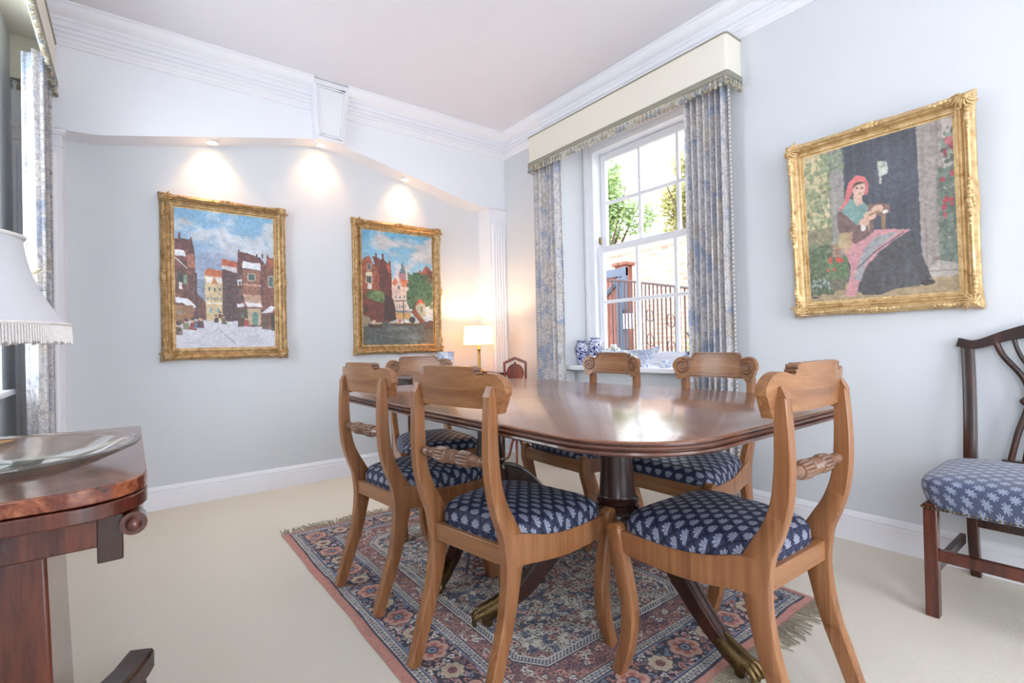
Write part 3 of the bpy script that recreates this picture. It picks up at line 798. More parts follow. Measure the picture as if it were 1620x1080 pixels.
    fine = []
    for i in range(len(pr)-1):
        for k in range(3): f = k/3; fine.append((pr[i][0]*(1-f)+pr[i+1][0]*f, pr[i][1]*(1-f)+pr[i+1][1]*f))
    fine.append(pr[-1])
    def mod(a, i):
        x = abs(fine[i][1])
        return 1.10+(.26*(abs(math.cos(a*6))**.7-.6) if .026 < x < .073 else 0)
    MB().lathe(fine, 96, (0, -.048, .612), 'x', mod).build('middle_rail', M['turned'], t, smooth=28)
    # cushion
    b = MB(); nu, nv = 30, 28; vs = []; uv = []
    y0, y1 = .002, .386
    prof = [(1.0, .386), (1.005, .405), (.995, .424), (.97, .437)]
    def edge(u, v):   # u,v in -1..1 -> rounded trapezoid
        return u, v
    rings = []; N_ = 72
    def outline(sc, k):
        a = 2*PI*k/N_; p = 5.0; ca, sa = math.cos(a), math.sin(a)
        u = np.sign(ca)*abs(ca)**(2/p); v = np.sign(sa)*abs(sa)**(2/p)
        f = (v+1)/2; hw_ = (WB-.016)*(1-f)+(WF-.020)*f; u *= sc; v *= sc
        f = (v+1)/2; y = y0+(y1-y0)*f
        hw_ = (WB-.008)*(1-f)+(WF-.008)*f
        return u*hw_, y
    levels = [(1.0, .380), (1.0, .400), (.995, .415), (.975, .428), (.94, .437), (.88, .444), (.78, .450), (.62, .455), (.42, .459), (.2, .461), (.001, .462)]
    for (sc, z) in levels:
        for k in range(N_):
            x, y = outline(sc, k); vs.append((x, y, z-.006*((y-.1)/.3)))
            if z < .428: # unwrap the side outward
                ox, oy = outline(1.0+(.428-z)*3.2, k); uv.append((ox, oy))
            else: uv.append((x, y))
    for j in range(len(levels)-1):
        for k in range(N_): b.f.append((j*N_+k, j*N_+(k+1) % N_, (j+1)*N_+(k+1) % N_, (j+1)*N_+k))
    b.v = vs; b.f.append(tuple(reversed(range(N_)))); b.build('seat_cushion', M['damask'], t, smooth=60, uv=uv)
    return t
CH = make_chair()
CG = 'dining chairs round the mahogany table'
chairs = [(.739, 1.177, -1.410, ''),
          (.727, 1.792, -1.474, 'dining chair on the left long side, farther of the two with backs to the camera'),
          (1.266, .545, -.030, 'dining chair at the near end of the table, standing over the rug fringe'),
          (1.960, 1.750, 1.545, 'dining chair in front of the vases, its scrolled rail facing us below the windowsill'),
          (1.975, 1.178, 1.585, 'dining chair by the right-hand floral curtain, scrolled rail facing us'),
          (1.290, 2.515, 2.960, 'dining chair at the far end of the table, scrolled rail under the canal picture')]
chairs[0] = (*chairs[0][:3], 'dining chair back to us, nearer of the two on the table\'s left side')
for i, (x, y, a, lab) in enumerate(chairs):
    if i == 0: CH.location = (x, y, RUGZ); CH.rotation_euler = (0, 0, a); CH['label'] = lab; o = CH
    else: o = dup(CH, (x, y, RUGZ if i < 3 else (RUGZ if i == 3 else RUGZ)), a, lab)
    o['group'] = CG

# ------------------------------------------------------------------ mahogany side chair against the right wall
def side_chair():
    t = thing('side_chair', 'dark mahogany side chair with square legs and sprigged blue seat at the right edge', 'chair', (2.505, .238, 0), PI/2)
    # local: x right (world +y), forward +y (world -x)
    hw_, D = .245, .440; lw_ = .036
    for s_ in (-1, 1):
        x = s_*(hw_-lw_/2-.028); b = MB()
        pr, fr = side_strip([(-.045, 0), (-.012, .14), (.002, .30), (.004, .44)], [.017, .018, .019, .019], 20, x-.015, x+.015); b.sweep(pr, fr); b.build('leg', M['darkwood'], t)
        b = MB(); pr, fr = side_strip([(.004, .40), (.0, .50), (-.022, .65), (-.046, .78), (-.066, .885)], [.018, .016, .014, .013, .012], 24, x-.0185, x+.0185)
        fr = [(Vector(o)+Vector((s_*.012*max(0, (o[2]-.5)/.38)**2, 0, 0)), u, v) for (o, u, v) in fr]
        b.sweep(pr, fr); b.build('back_post', M['darkwood'], t, smooth=40)
        x = s_*(hw_-lw_/2); b = MB(); b.box(x-lw_/2, x+lw_/2, D-lw_, D, 0, .37); b.build('leg', M['redwood'], t, bevel=.003)
        b = MB(); b.box(x-.009, x+.009, .0, D-.02, .13, .165); b.build('stretcher', M['darkwood'], t, bevel=.002)
    b = MB(); b.box(-hw_+.02, hw_-.02, D-.030, D-.008, .185, .222); b.build('stretcher', M['redwood'], t, bevel=.002)
    b = MB(); b.box(-hw_+.03, hw_-.03, -.015, .005, .20, .245); b.build('stretcher', M['darkwood'], t, bevel=.002)
    b = MB(); b.box(-hw_+.012, hw_-.012, .004, D-.010, .350, .385); b.build('seat_frame', M['darkwood'], t, bevel=.003)
    # serpentine crest rail
    cl = smooth_curve([(-.238, .892), (-.185, .882), (-.095, .916), (0, .935), (.095, .916), (.185, .882), (.238, .892)], 40)
    fr = []
    for i, p in enumerate(cl):
        q = cl[min(i+1, 39)]-cl[max(i-1, 0)]; q = q/np.linalg.norm(q)
        h = .017+.008*math.exp(-(p[0]/.1)**2)
        fr.append(((p[0], -.068+.010*(abs(p[0])/.26)**2, p[1]), (0, .0125, 0), (-q[1]*h, 0, q[0]*h)))
    MB().sweep([(-1, -.9), (-.8, -1), (.8, -1), (1, -.9), (1, .9), (.8, 1), (-.8, 1), (-1, .9)], fr).build('crest_rail', M['darkwood'], t, smooth=40)
    # pierced splat
    b = MB()
    def sp(pts, r_): b.tube([(x, -.066+(.93-z)*.10, z) for (x, z) in smooth_curve(pts, 24)], r_, 8)
    for s_ in (-1, 1):
        sp([(s_*.135, .905), (s_*.112, .84), (s_*.060, .76), (s_*.045, .68), (s_*.075, .56), (s_*.095, .455)], .010)
        sp([(s_*.085, .915), (s_*.070, .85), (s_*.036, .77), (s_*.030, .68), (s_*.045, .57), (s_*.060, .455)], .007)
        sp([(s_*.030, .925), (s_*.022, .80), (s_*.012, .68), (s_*.018, .56), (s_*.026, .455)], .006)
        b.ball((s_*.058, -.040, .675), .013)
    b.box(-.062, .062, -.047, -.033, .662, .690); b.box(-.115, .115, -.028, .000, .43, .462)
    b.build('splat', M['darkwood'], t, smooth=50)
    b = MB(); vs = []; uv = []; N_ = 80
    lev = [(.985, .352), (.995, .365), (1.03, .395), (1.05, .42), (1.045, .438), (1.01, .450), (.94, .456), (.8, .464), (.55, .470), (.25, .473), (.001, .474)]
    for (sc, z) in lev:
        for k in range(N_):
            a = 2*PI*k/N_; p = 7; ca, sa = math.cos(a), math.sin(a)
            u = np.sign(ca)*abs(ca)**(2/p); v = np.sign(sa)*abs(sa)**(2/p)
            x, y = u*(hw_+.004)*sc, .220+v*.230*sc; vs.append((x, y, z))
            k2 = 1+(.450-z)*4.0/1 if z < .450 else 1
            uv.append((x*k2, (y-.218)*k2))
    for j in range(len(lev)-1):
        for k in range(N_): b.f.append((j*N_+k, j*N_+(k+1) % N_, (j+1)*N_+(k+1) % N_, (j+1)*N_+k))
    b.v = vs; b.f.append(tuple(reversed(range(N_)))); b.build('seat_cushion', M['sprig'], t, smooth=60, uv=uv)
    b = MB()
    for k in range(46):
        x = -hw_+.004+k*(2*hw_-.008)/45; b.ball((x, D+.006, .3585), .0042, n=7)
    for k in range(40):
        y = .0+k*(D)/39
        for s_ in (-1, 1): b.ball((s_*(hw_+.002), y, .3585), .0042, n=7)
    b.build('nail_trim', M['brass'], t, smooth=60)
side_chair()

# ------------------------------------------------------------------ card table in the left foreground
def card_table():
    zt = .72; X0, X1, Y0, Y1 = -.425, .020, .962, 1.715
    t = thing('card_table', 'dark flame mahogany card table with double top at the left edge', 'table', ((X0+X1)/2, (Y0+Y1)/2, 0))
    hx, hy = (X1-X0)/2, (Y1-Y0)/2
    def leaf(name, z0, z1, mat):
        o = [(hx-.10+.10*math.cos(a), -hy+.10+.10*math.sin(a)) for a in [-PI/2+PI/2*k/14 for k in range(15)]]+[(hx-.02+.02*math.cos(a), hy-.02+.02*math.sin(a)) for a in [PI/2*k/5 for k in range(6)]]+[(-hx, hy), (-hx, -hy)]
        MB().prism(o, z0, z1, 'z').build(name, mat, t, smooth=40, bevel=.003, bseg=3)
    leaf('top_leaf', zt-.024, zt, M['burr']); leaf('lower_leaf', zt-.050, zt-.026, M['redwood'])
    b = MB(); b.box(-hx+.012, hx-.035, -hy+.035, hy-.035, zt-.098, zt-.048); b.build('frieze', M['redwood'], t, bevel=.003)
    b = MB()
    for y in (-hy+.045, hy-.045): b.tube([(hx-.020, y-.02, zt-.068), (hx-.020, y+.02, zt-.068)], .018, 16)
    b.tube([(hx-.022, -hy+.05, zt-.066), (hx-.022, hy-.05, zt-.066)], .016, 14)
    for y in (-hy+.022,): b.ball((hx-.020, y, zt-.068), .011)
    b.build('roll_moulding', M['redwood'], t, smooth=50)
    for y in (-hy+.055, hy-.055):
        b = MB(); b.box(hx-.065, hx-.033, y-.023, y+.02, zt-.122, zt-.0505); b.build('drop_block', M['darkwood'], t, bevel=.002)
    b = MB()
    b.add([(-.115, -.16, .10), (.095, -.16, .10), (.095, .16, .10), (-.115, .16, .10), (-.10, -.14, .64), (.078, -.14, .64), (.078, .14, .64), (-.10, .14, .64)],
          [(0, 3, 2, 1), (4, 5, 6, 7), (0, 1, 5, 4), (1, 2, 6, 5), (2, 3, 7, 6), (3, 0, 4, 7)])
    b.build('pedestal', M['redwood'], t, bevel=.006)
    b = MB(); o = []
    for k in range(48):
        a = 2*PI*k/48; r_ = .19+.06*abs(math.cos(2*a))
        o.append((r_*.78*math.cos(a)-.01, r_*1.0*math.sin(a)))
    b.prism(o, .065, .112, 'z'); b.build('platform', M['redwood'], t, smooth=40, bevel=.005)
    for (sx, sy) in ((1, 1), (1, -1), (-1, 1), (-1, -1)):
        b = MB(); ex, ey = (.215 if sx > 0 else -.19), sy*.40
        p0 = Vector((sx*.08, sy*.13, 0)); p1 = Vector((ex, ey, 0)); d = (p1-p0).normalized(); s2 = Vector((-d.y, d.x, 0)); L = (p1-p0).length
        fr = []
        for (f, z, h, w_) in ((0, .092, .026, .045), (.25, .084, .026, .040), (.5, .070, .026, .036), (.75, .064, .027, .034), (.9, .067, .028, .034), (1.0, .072, .026, .033)):
            p = p0+d*L*f; fr.append(((p.x, p.y, z), s2*w_, (0, 0, h)))
        b.sweep([(-1, -1), (1, -1), (1, .7), (.8, 1), (-.8, 1), (-1, .7)], fr)
        b.build('foot', M['darkwood'], t, bevel=.003)
        b = MB(); p = p0+d*(L-.035); b.lathe([(.0001, 0), (.020, 0), (.026, .010), (.026, .022), (.018, .034), (.016, .05)], 20, (p.x, p.y, 0)); b.build('bun_foot', M['darkwood'], t, smooth=50)
    return t
card_table()
# glass dish
t = MB()
t.lathe([(.0001, .006), (.105, .006), (.12, .009), (.155, .020), (.190, .034), (.205, .040), (.209, .0385), (.209, .036), (.195, .029), (.160, .014), (.125, .002), (.11, 0), (.0001, 0)], 72, (0, 0, 0), mod=lambda a, i: 1+(.004*math.cos(24*a) if 4 < i < 9 else 0))
o = t.build('glass_dish', M['dish'], smooth=60, loc=(-.195, 1.185, .7205)); tag(o, 'wide shallow smoky glass dish on the card table', 'dish')
# lamp with fringed shade
def fringed_lamp():
    X, Y = -.285, 1.53; t = thing('table_lamp', 'table lamp with white fringed bell shade at the left edge', 'lamp', (X, Y, .7203))
    b = MB(); b.lathe([(0, 0), (.085, 0), (.088, .006), (.080, .014), (.060, .020), (.030, .034), (.020, .05), (.028, .07), (.034, .10), (.026, .14), (.014, .17), (.011, .20), (.016, .205), (.010, .215), (.009, .30), (0, .30)], 32); b.build('base', M['gilt_metal'], t, smooth=50)
    z = .262; top = .460; prof = []
    for k in range(13):
        f = k/12; r_ = .098+(.172-.098)*(f**1.9); prof.append((r_, top-(top-z)*f))
    b = MB(); b.lathe(prof+[(p[0]-.002, p[1]) for p in reversed(prof)]+[prof[0]], 64, mod=lambda a, i: 1+.012*abs(math.cos(4*a))); b.build('lamp_shade', M['shade_silk'], t, smooth=60)
    b = MB()
    for k in range(220):
        a = 2*PI*k/220; r_ = .173*(1+.012*abs(math.cos(4*a)))
        p = (r_*math.cos(a), r_*math.sin(a), z+.006); j = random.uniform(-.003, .003)
        b.tube([p, (p[0]*1.008, p[1]*1.008, z-.015), (p[0]*1.012, p[1]*1.012, z-.036+j)], .0022, 4)
    b.build('fringe', M['fringe'], t)
    for (zz, r_) in ((z+.005, .174), (top, .0995)):
        b = MB(); b.tube([(r_*math.cos(a)*(1+.012*abs(math.cos(4*a))), r_*math.sin(a)*(1+.012*abs(math.cos(4*a))), zz) for a in [2*PI*k/96 for k in range(96)]], .004, 6, closed=True)
        b.build('braid', M['fringe'], t)
    b = MB(); b.ball((0, 0, .345), .028, (1, 1, 1.3), 12); b.tube([(0, 0, .30), (0, 0, .32)], .012); b.build('bulb', M['porcelain_wht'], t, smooth=60)
fringed_lamp()

# ------------------------------------------------------------------ painted surfaces: colours stored on a fine mesh
def vnoise(w_, h_, cell, seed, oct_=4, asp=1.0):
    r_ = np.random.RandomState(seed); out = np.zeros((h_, w_)); amp = 1; tot = 0
    for o in range(oct_):
        c = max(2, cell/2**o); gw, gh = int(w_/c)+3, int(h_/(c*asp))+3; g = r_.rand(gh, gw)
        x = np.arange(w_)/c; y = np.arange(h_)/(c*asp); xi = x.astype(int); yi = y.astype(int)
        fx = x-xi; fy = y-yi; fx = fx*fx*(3-2*fx); fy = (fy*fy*(3-2*fy))[:, None]
        a = g[yi][:, xi]; b_ = g[yi][:, xi+1]; c_ = g[yi+1][:, xi]; d = g[yi+1][:, xi+1]
        out += amp*((a*(1-fx)+b_*fx)*(1-fy)+(c_*(1-fx)+d*fx)*fy); tot += amp; amp *= .55
    return out/tot
class Canvas:
    def __init__(s, w_, h_, base=(200, 200, 200)):
        s.w, s.h = w_, h_; s.a = np.zeros((h_, w_, 3)); s.a[:] = base
        s.X, s.Y = np.meshgrid((np.arange(w_)+.5)/w_, (np.arange(h_)+.5)/h_)
        s.jx = (vnoise(w_, h_, 9, 5, 2)-.5)*.012; s.jy = (vnoise(w_, h_, 9, 6, 2)-.5)*.012; s.wob = 1.0
    def blend(s, m, col, al=1.0, tex=0.0, seed=1):
        c = np.array(col, float)
        if tex: c = c*(1+tex*(vnoise(s.w, s.h, 7, seed, 3)-.5)[:, :, None]*2)
        m = (m*al)[:, :, None]; s.a = s.a*(1-m)+c*m
    def poly(s, pts, col, al=1.0, tex=.12, seed=1, lim=None):
        X = s.X+s.jx*s.wob; Y = s.Y+s.jy*s.wob; ins = np.zeros((s.h, s.w), bool); n = len(pts)
        for i in range(n):
            x1, y1 = pts[i]; x2, y2 = pts[(i+1) % n]
            if y1 == y2: continue
            c = ((y1 > Y) != (y2 > Y)) & (X < (x2-x1)*(Y-y1)/(y2-y1)+x1); ins ^= c
        s.blend(ins.astype(float), col, al, tex, seed); return ins
    def rect(s, x0, y0, x1, y1, col, al=1.0, tex=.12, seed=1): return s.poly([(x0, y0), (x1, y0), (x1, y1), (x0, y1)], col, al, tex, seed)
    def ell(s, cx, cy, rx, ry, col, al=1.0, tex=.1, seed=1, soft=0):
        d = ((s.X+s.jx*s.wob-cx)/rx)**2+((s.Y+s.jy*s.wob-cy)/ry)**2
        m = np.clip((1-d)/max(soft, 1e-6), 0, 1) if soft else (d < 1).astype(float)
        s.blend(m, col, al, tex, seed)
    def line(s, x0, y0, x1, y1, wd, col, al=1.0):
        dx, dy = x1-x0, y1-y0; L2 = dx*dx+dy*dy; t_ = np.clip(((s.X-x0)*dx+(s.Y-y0)*dy)/L2, 0, 1)
        d = np.hypot(s.X-x0-t_*dx, s.Y-y0-t_*dy); s.blend((d < wd).astype(float), col, al)
    def mottle(s, x0, y0, x1, y1, col, n, r, seed, al=.8, jit=40):
        q = np.random.RandomState(seed)
        for _ in range(n):
            cx, cy = q.uniform(x0, x1), q.uniform(y0, y1); c = np.clip(np.array(col)+q.uniform(-jit, jit)*np.array([1, 1, .8]), 0, 255)
            i0, i1 = max(0, int((cx-r*1.5)*s.w)), min(s.w, int((cx+r*1.5)*s.w)+1); k0, k1 = max(0, int((cy-r*1.5)*s.h)), min(s.h, int((cy+r*1.5)*s.h)+1)
            if i1 <= i0 or k1 <= k0: continue
            sub = s.a[k0:k1, i0:i1]; d = ((s.X[k0:k1, i0:i1]-cx)/r/q.uniform(.5, 1.2))**2+((s.Y[k0:k1, i0:i1]-cy)/r/q.uniform(.5, 1.2))**2
            m = (d < 1)[:, :, None]*al; s.a[k0:k1, i0:i1] = sub*(1-m)+c*m
def painted_sheet(name, cv, P00, U, V, mat, parent=None, thick=None, off=None):
    """grid of cv.w x cv.h cells; P00 top left, U across, V down"""
    w_, h_ = cv.w, cv.h
    P00, U, V = np.array(P00, float), np.array(U, float), np.array(V, float)
    gx, gy = np.meshgrid(np.arange(w_)/(w_-1), np.arange(h_)/(h_-1))
    co = P00+gx[:, :, None]*U+gy[:, :, None]*V
    if off is not None: co = co+off(gx, gy)
    co = co.reshape(-1, 3).astype(np.float32); n0 = w_*h_
    i = np.arange(n0).reshape(h_, w_); q = np.stack([i[:-1, :-1], i[1:, :-1], i[1:, 1:], i[:-1, 1:]], -1).reshape(-1, 4)
    me = bpy.data.meshes.new(name); me.vertices.add(n0); me.vertices.foreach_set('co', co.ravel())
    me.loops.add(q.size); me.loops.foreach_set('vertex_index', q.ravel().astype(np.int32)); me.polygons.add(len(q))
    me.polygons.foreach_set('loop_start', np.arange(0, q.size, 4, dtype=np.int32)); me.update(calc_edges=True)
    me.polygons.foreach_set('use_smooth', [True]*len(q))
    c = np.clip(cv.a, 0, 255)/255.0; c = np.where(c <= .04045, c/12.92, ((c+.055)/1.055)**2.4)
    at = me.color_attributes.new('paint', 'FLOAT_COLOR', 'POINT')
    at.data.foreach_set('color', np.concatenate([c, np.ones((h_, w_, 1))], -1).reshape(-1).astype(np.float32))
    me.materials.append(mat); o = bpy.data.objects.new(name, me); COL.objects.link(o)
    if parent: o.parent = parent
    return o

def finish(cv, seed, dark=.16, hue=0):
    n1 = vnoise(cv.w, cv.h, 5, seed, 3)-.5; n2 = vnoise(cv.w, cv.h, 26, seed+1, 3)-.5; n3 = vnoise(cv.w, cv.h, 3, seed+2, 2, .5)-.5
    lum = cv.a.mean(-1, keepdims=True); k = np.clip(1.5-lum/170, .35, 1.2)
    cv.a = cv.a*(1+(.34*n1[:, :, None]+.22*n3[:, :, None])*k*1.3+dark*n2[:, :, None])
    sh = np.roll(cv.a, (1, 1), (0, 1)); cv.a = cv.a*.6+sh*.4
    return cv
def windows_on(cv, x0, y0, x1, y1, nx, ny, col=(70, 84, 92), fr=(206, 196, 178), fx=.5, fy=.55):
    for i in range(nx):
        for j in range(ny):
            cx, cy = x0+(x1-x0)*(i+.5)/nx, y0+(y1-y0)*(j+.5)/ny; a, b_ = (x1-x0)/nx*fx/2, (y1-y0)/ny*fy/2
            cv.rect(cx-a, cy-b_, cx+a, cy+b_, fr, .9); cv.rect(cx-a*.72, cy-b_*.8, cx+a*.72, cy+b_*.8, col, 1)
def sky(cv, top, mid, cloud, y1, seed):
    n1 = vnoise(cv.w, cv.h, 60, seed, 5, .6); f = np.clip(cv.Y/y1, 0, 1)
    base = np.array(top)*(1-f[:, :, None])+np.array(mid)*f[:, :, None]; cv.a[:] = base
    m = np.clip((n1-.46)*6, 0, 1); sh = vnoise(cv.w, cv.h, 22, seed+3, 3)
    c = np.array(cloud)*(.84+.22*sh[:, :, None]); m = m[:, :, None]*.9; cv.a = cv.a*(1-m)+c*m

def snow_street():
    c = Canvas(250, 360); sky(c, (128, 178, 212), (166, 182, 206), (216, 218, 224), .5, 21)
    c.ell(.40, .42, .3, .16, (138, 150, 178), .8, soft=.8)
    c.poly([(0, .84), (.28, .80), (1, .80), (1, 1), (0, 1)], (206, 206, 216), 1, .06)
    c.rect(.20, .50, .30, .78, (126, 140, 160), 1)                                   # distant blue tower
    c.poly([(.28, .46), (.29, .42), (.31, .44), (.45, .44), (.45, .80), (.29, .80)], (206, 182, 140), 1)
    c.poly([(.285, .455), (.30, .42), (.45, .43), (.45, .48), (.29, .47)], (190, 104, 62), 1)
    c.poly([(.29, .48), (.45, .48), (.45, .52), (.30, .53)], (220, 216, 214), .9); c.poly([(.34, .53), (.37, .475), (.41, .53)], (186, 120, 74), 1)
    windows_on(c, .30, .54, .45, .60, 3, 1); windows_on(c, .29, .615, .45, .66, 5, 1, (90, 110, 130)); c.rect(.29, .665, .45, .675, (228, 222, 206)); windows_on(c, .30, .69, .44, .76, 2, 1, (120, 160, 170))
    c.rect(.45, .42, .60, .80, (84, 56, 60), 1, .5); c.poly([(.44, .40), (.45, .34), (.60, .36), (.61, .42)], (184, 92, 62)); c.poly([(.45, .39), (.60, .40), (.60, .44), (.46, .42)], (214, 208, 210), .9)
    windows_on(c, .46, .44, .60, .78, 3, 7, (60, 52, 62), (116, 92, 92), .5, .5)
    c.poly([(.60, .38), (.615, .27), (.66, .31), (.84, .31), (.92, .38), (.92, .84), (.60, .84)], (104, 66, 60), 1, .5)
    c.poly([(.62, .31), (.64, .28), (.80, .30), (.86, .34), (.86, .37), (.64, .36)], (104, 60, 62)); c.poly([(.66, .345), (.84, .36), (.85, .41), (.65, .40)], (222, 222, 230), 1)
    for x in (.615, .70, .80, .86): c.rect(x, .265 if x < .65 else .285, x+.016, .32, (96, 66, 66))
    c.rect(.66, .41, .84, .60, (146, 96, 80), 1, .2); windows_on(c, .68, .43, .82, .50, 1, 1, (70, 92, 90), (206, 196, 170), .6, .8); c.rect(.66, .52, .85, .53, (196, 160, 136))
    c.poly([(.66, .60), (.84, .60), (.86, .68), (.68, .69)], (186, 150, 128)); c.poly([(.68, .655), (.84, .66), (.86, .69), (.70, .69)], (226, 222, 226))
    c.rect(.60, .49, .645, .53, (214, 214, 218)); c.poly([(.585, .67), (.66, .665), (.67, .69), (.60, .695)], (222, 222, 228)); windows_on(c, .60, .43, .65, .66, 1, 4, (64, 70, 78), (130, 110, 100))
    c.rect(.68, .70, .84, .83, (188, 164, 136)); c.rect(.75, .73, .81, .83, (96, 138, 130)); c.rect(.60, .70, .70, .84, (82, 66, 58)); windows_on(c, .61, .71, .68, .80, 1, 1, (86, 104, 92), (120, 104, 84))
    c.poly([(.90, .40), (.92, .28), (.95, .31), (1, .30), (1, .87), (.86, .85), (.88, .5)], (122, 76, 66), 1, .2); c.poly([(.93, .32), (1, .31), (1, .37), (.94, .38)], (170, 90, 66))
    windows_on(c, .91, .44, 1, .54, 1, 1, (84, 106, 104), (198, 190, 170), .7, .9); c.poly([(.84, .74), (.95, .68), (1, .685), (.96, .73)], (226, 226, 232)); c.rect(.85, .745, .93, .86, (104, 76, 62)); c.rect(.95, .74, 1, .87, (62, 50, 46)); windows_on(c, .86, .75, .92, .84, 2, 2, (50, 50, 50), (140, 110, 84))
    # left houses
    c.poly([(0, .24), (.13, .235), (.16, .20), (.19, .32), (.20, .78), (0, .84)], (108, 68, 62), 1, .5); c.poly([(0, .22), (.14, .225), (.11, .30), (0, .29)], (104, 62, 66)); c.poly([(0, .30), (.09, .30), (.11, .345), (0, .34)], (226, 228, 236))
    c.poly([(.12, .33), (.18, .32), (.19, .43), (.12, .42)], (166, 106, 86)); c.line(0, .35, .12, .43, .004, (210, 204, 200)); c.rect(.03, .46, .08, .53, (60, 66, 62)); c.rect(.085, .475, .12, .54, (122, 148, 130)); c.rect(.04, .53, .07, .58, (226, 224, 220)); windows_on(c, .14, .45, .18, .62, 1, 2, (56, 58, 66), (110, 82, 74))
    c.rect(.04, .18, .065, .23, (110, 80, 76)); c.poly([(0, .635), (.12, .645), (.20, .70), (.17, .71), (.08, .68), (0, .675)], (228, 230, 238)); c.rect(0, .69, .17, .80, (146, 104, 74), 1, .2); c.poly([(.20, .60), (.28, .66), (.29, .79), (.20, .80)], (104, 66, 62)); c.rect(.19, .46, .205, .80, (70, 56, 60)); windows_on(c, .01, .71, .08, .77, 1, 1, (120, 134, 124), (156, 128, 98))
    def fig(x, y, h, col, hat=(66, 56, 54)): c.poly([(x-h*.42, y), (x-h*.3, y-h*.62), (x+h*.3, y-h*.62), (x+h*.42, y)], col); c.ell(x, y-h*.78, h*.22, h*.17, (206, 164, 136)); c.ell(x, y-h*.9, h*.24, h*.12, hat)
    fig(.03, .90, .09, (92, 74, 56)); fig(.10, .865, .08, (126, 130, 100)); fig(.165, .865, .085, (140, 52, 52)); fig(.205, .855, .08, (86, 124, 156)); fig(.235, .85, .085, (92, 54, 66)); fig(.385, .81, .055, (40, 50, 54)); fig(.46, .82, .065, (96, 86, 72)); fig(.425, .78, .05, (104, 70, 50)); fig(.685, .84, .075, (160, 62, 62))
    c.line(.42, .87, .58, .97, .0025, (120, 112, 116)); c.line(.30, .90, .40, .86, .002, (170, 168, 178))
    c.blend(np.clip((vnoise(c.w, c.h, 14, 77, 3, .3)-.5)*3, 0, 1)*(c.Y > .84), (178, 178, 192), .5)
    return finish(c, 201)
def canal():
    c = Canvas(220, 360); sky(c, (98, 164, 200), (168, 196, 214), (216, 208, 208), .5, 33)
    c.rect(.50, .34, .60, .44, (160, 118, 122)); c.poly([(.515, .36), (.53, .31), (.545, .27), (.55, .24), (.555, .27), (.58, .31), (.59, .36)], (92, 122, 140))
    c.poly([(.40, .42), (.50, .405), (.62, .43), (.62, .72), (.40, .72)], (208, 184, 170)); c.poly([(.40, .45), (.45, .405), (.48, .44), (.44, .48)], (196, 112, 82)); c.poly([(.50, .405), (.63, .42), (.63, .47), (.55, .48)], (200, 112, 80)); c.poly([(.43, .50), (.49, .42), (.55, .50)], (214, 188, 174))
    windows_on(c, .46, .46, .53, .51, 1, 1); windows_on(c, .42, .54, .60, .60, 3, 1, (120, 126, 130)); windows_on(c, .44, .62, .60, .69, 4, 1, (110, 124, 130)); c.rect(.44, .70, .66, .77, (196, 158, 96)); c.rect(.44, .69, .66, .71, (120, 132, 140))
    c.poly([(0, .27), (.10, .225), (.16, .30), (.20, .28), (.26, .26), (.28, .24), (.36, .30), (.39, .29), (.40, .38), (.40, .74), (0, .74)], (132, 68, 50), 1, .22)
    c.poly([(.22, .27), (.28, .24), (.38, .30), (.39, .40), (.40, .62), (.24, .60)], (92, 44, 40), 1, .2); c.poly([(.33, .29), (.38, .28), (.385, .36), (.36, .37)], (184, 84, 58)); c.poly([(.0, .28), (.10, .225), (.19, .34), (.19, .52), (0, .52)], (150, 80, 56), 1, .2); c.poly([(.14, .23), (.24, .24), (.25, .30), (.20, .33)], (112, 60, 52))
    for x in (.18, .27, .36): c.rect(x, .20 if x < .3 else .26, x+.025, .26 if x < .3 else .30, (96, 50, 44))
    windows_on(c, .06, .29, .14, .36, 1, 1, (80, 92, 92), (196, 184, 150), .7, .8); windows_on(c, .04, .38, .15, .47, 1, 1, (72, 84, 84), (206, 196, 164), .8, .9); c.ell(.09, .385, .045, .02, (206, 196, 164)); c.rect(.075, .47, .13, .515, (228, 226, 220)); windows_on(c, .26, .34, .34, .58, 2, 4, (56, 44, 42), (104, 64, 54))
    c.ell(.18, .58, .13, .06, (84, 108, 62), 1, .5); c.mottle(.08, .54, .28, .64, (92, 116, 66), 90, .016, 3)
    c.poly([(0, .56), (.18, .62), (.34, .64), (.44, .66), (.44, .78), (0, .84)], (104, 52, 42), 1, .2); c.poly([(.30, .56), (.42, .60), (.45, .78), (.28, .78)], (58, 34, 34)); c.rect(.03, .66, .08, .71, (60, 48, 44)); c.poly([(0, .74), (.10, .76), (.14, .84), (0, .88)], (150, 136, 116))
    c.poly([(.78, .34), (.80, .31), (.83, .34), (.88, .29), (.90, .27), (1, .33), (1, .50), (.80, .46)], (146, 80, 62)); c.poly([(.90, .30), (1, .33), (1, .42), (.94, .42)], (104, 58, 54)); c.rect(.94, .43, 1, .66, (176, 166, 160))
    c.ell(.76, .46, .12, .12, (50, 82, 58), 1, .4); c.ell(.84, .54, .17, .12, (58, 90, 62), 1, .4); c.ell(.70, .58, .10, .10, (62, 96, 66), 1, .4); c.mottle(.62, .36, 1, .66, (62, 96, 66), 260, .018, 4, .7, 24)
    c.poly([(.73, .65), (.80, .58), (.88, .64), (.88, .74), (.73, .75)], (172, 170, 148)); c.poly([(.72, .65), (.80, .575), (.90, .64), (.80, .615)], (186, 76, 58)); c.rect(.80, .65, .84, .70, (120, 124, 110))
    c.poly([(0, .84), (.30, .79), (1, .80), (1, 1), (0, 1)], (78, 84, 82), 1, .2)
    n = vnoise(c.w, c.h, 26, 9, 4, .25); c.blend(np.clip((n-.5)*5, 0, 1)*(c.Y > .82)*(np.abs(c.X-.62) < .3), (150, 158, 156), .6); c.ell(.66, .93, .26, .05, (140, 150, 150), .5, soft=1)
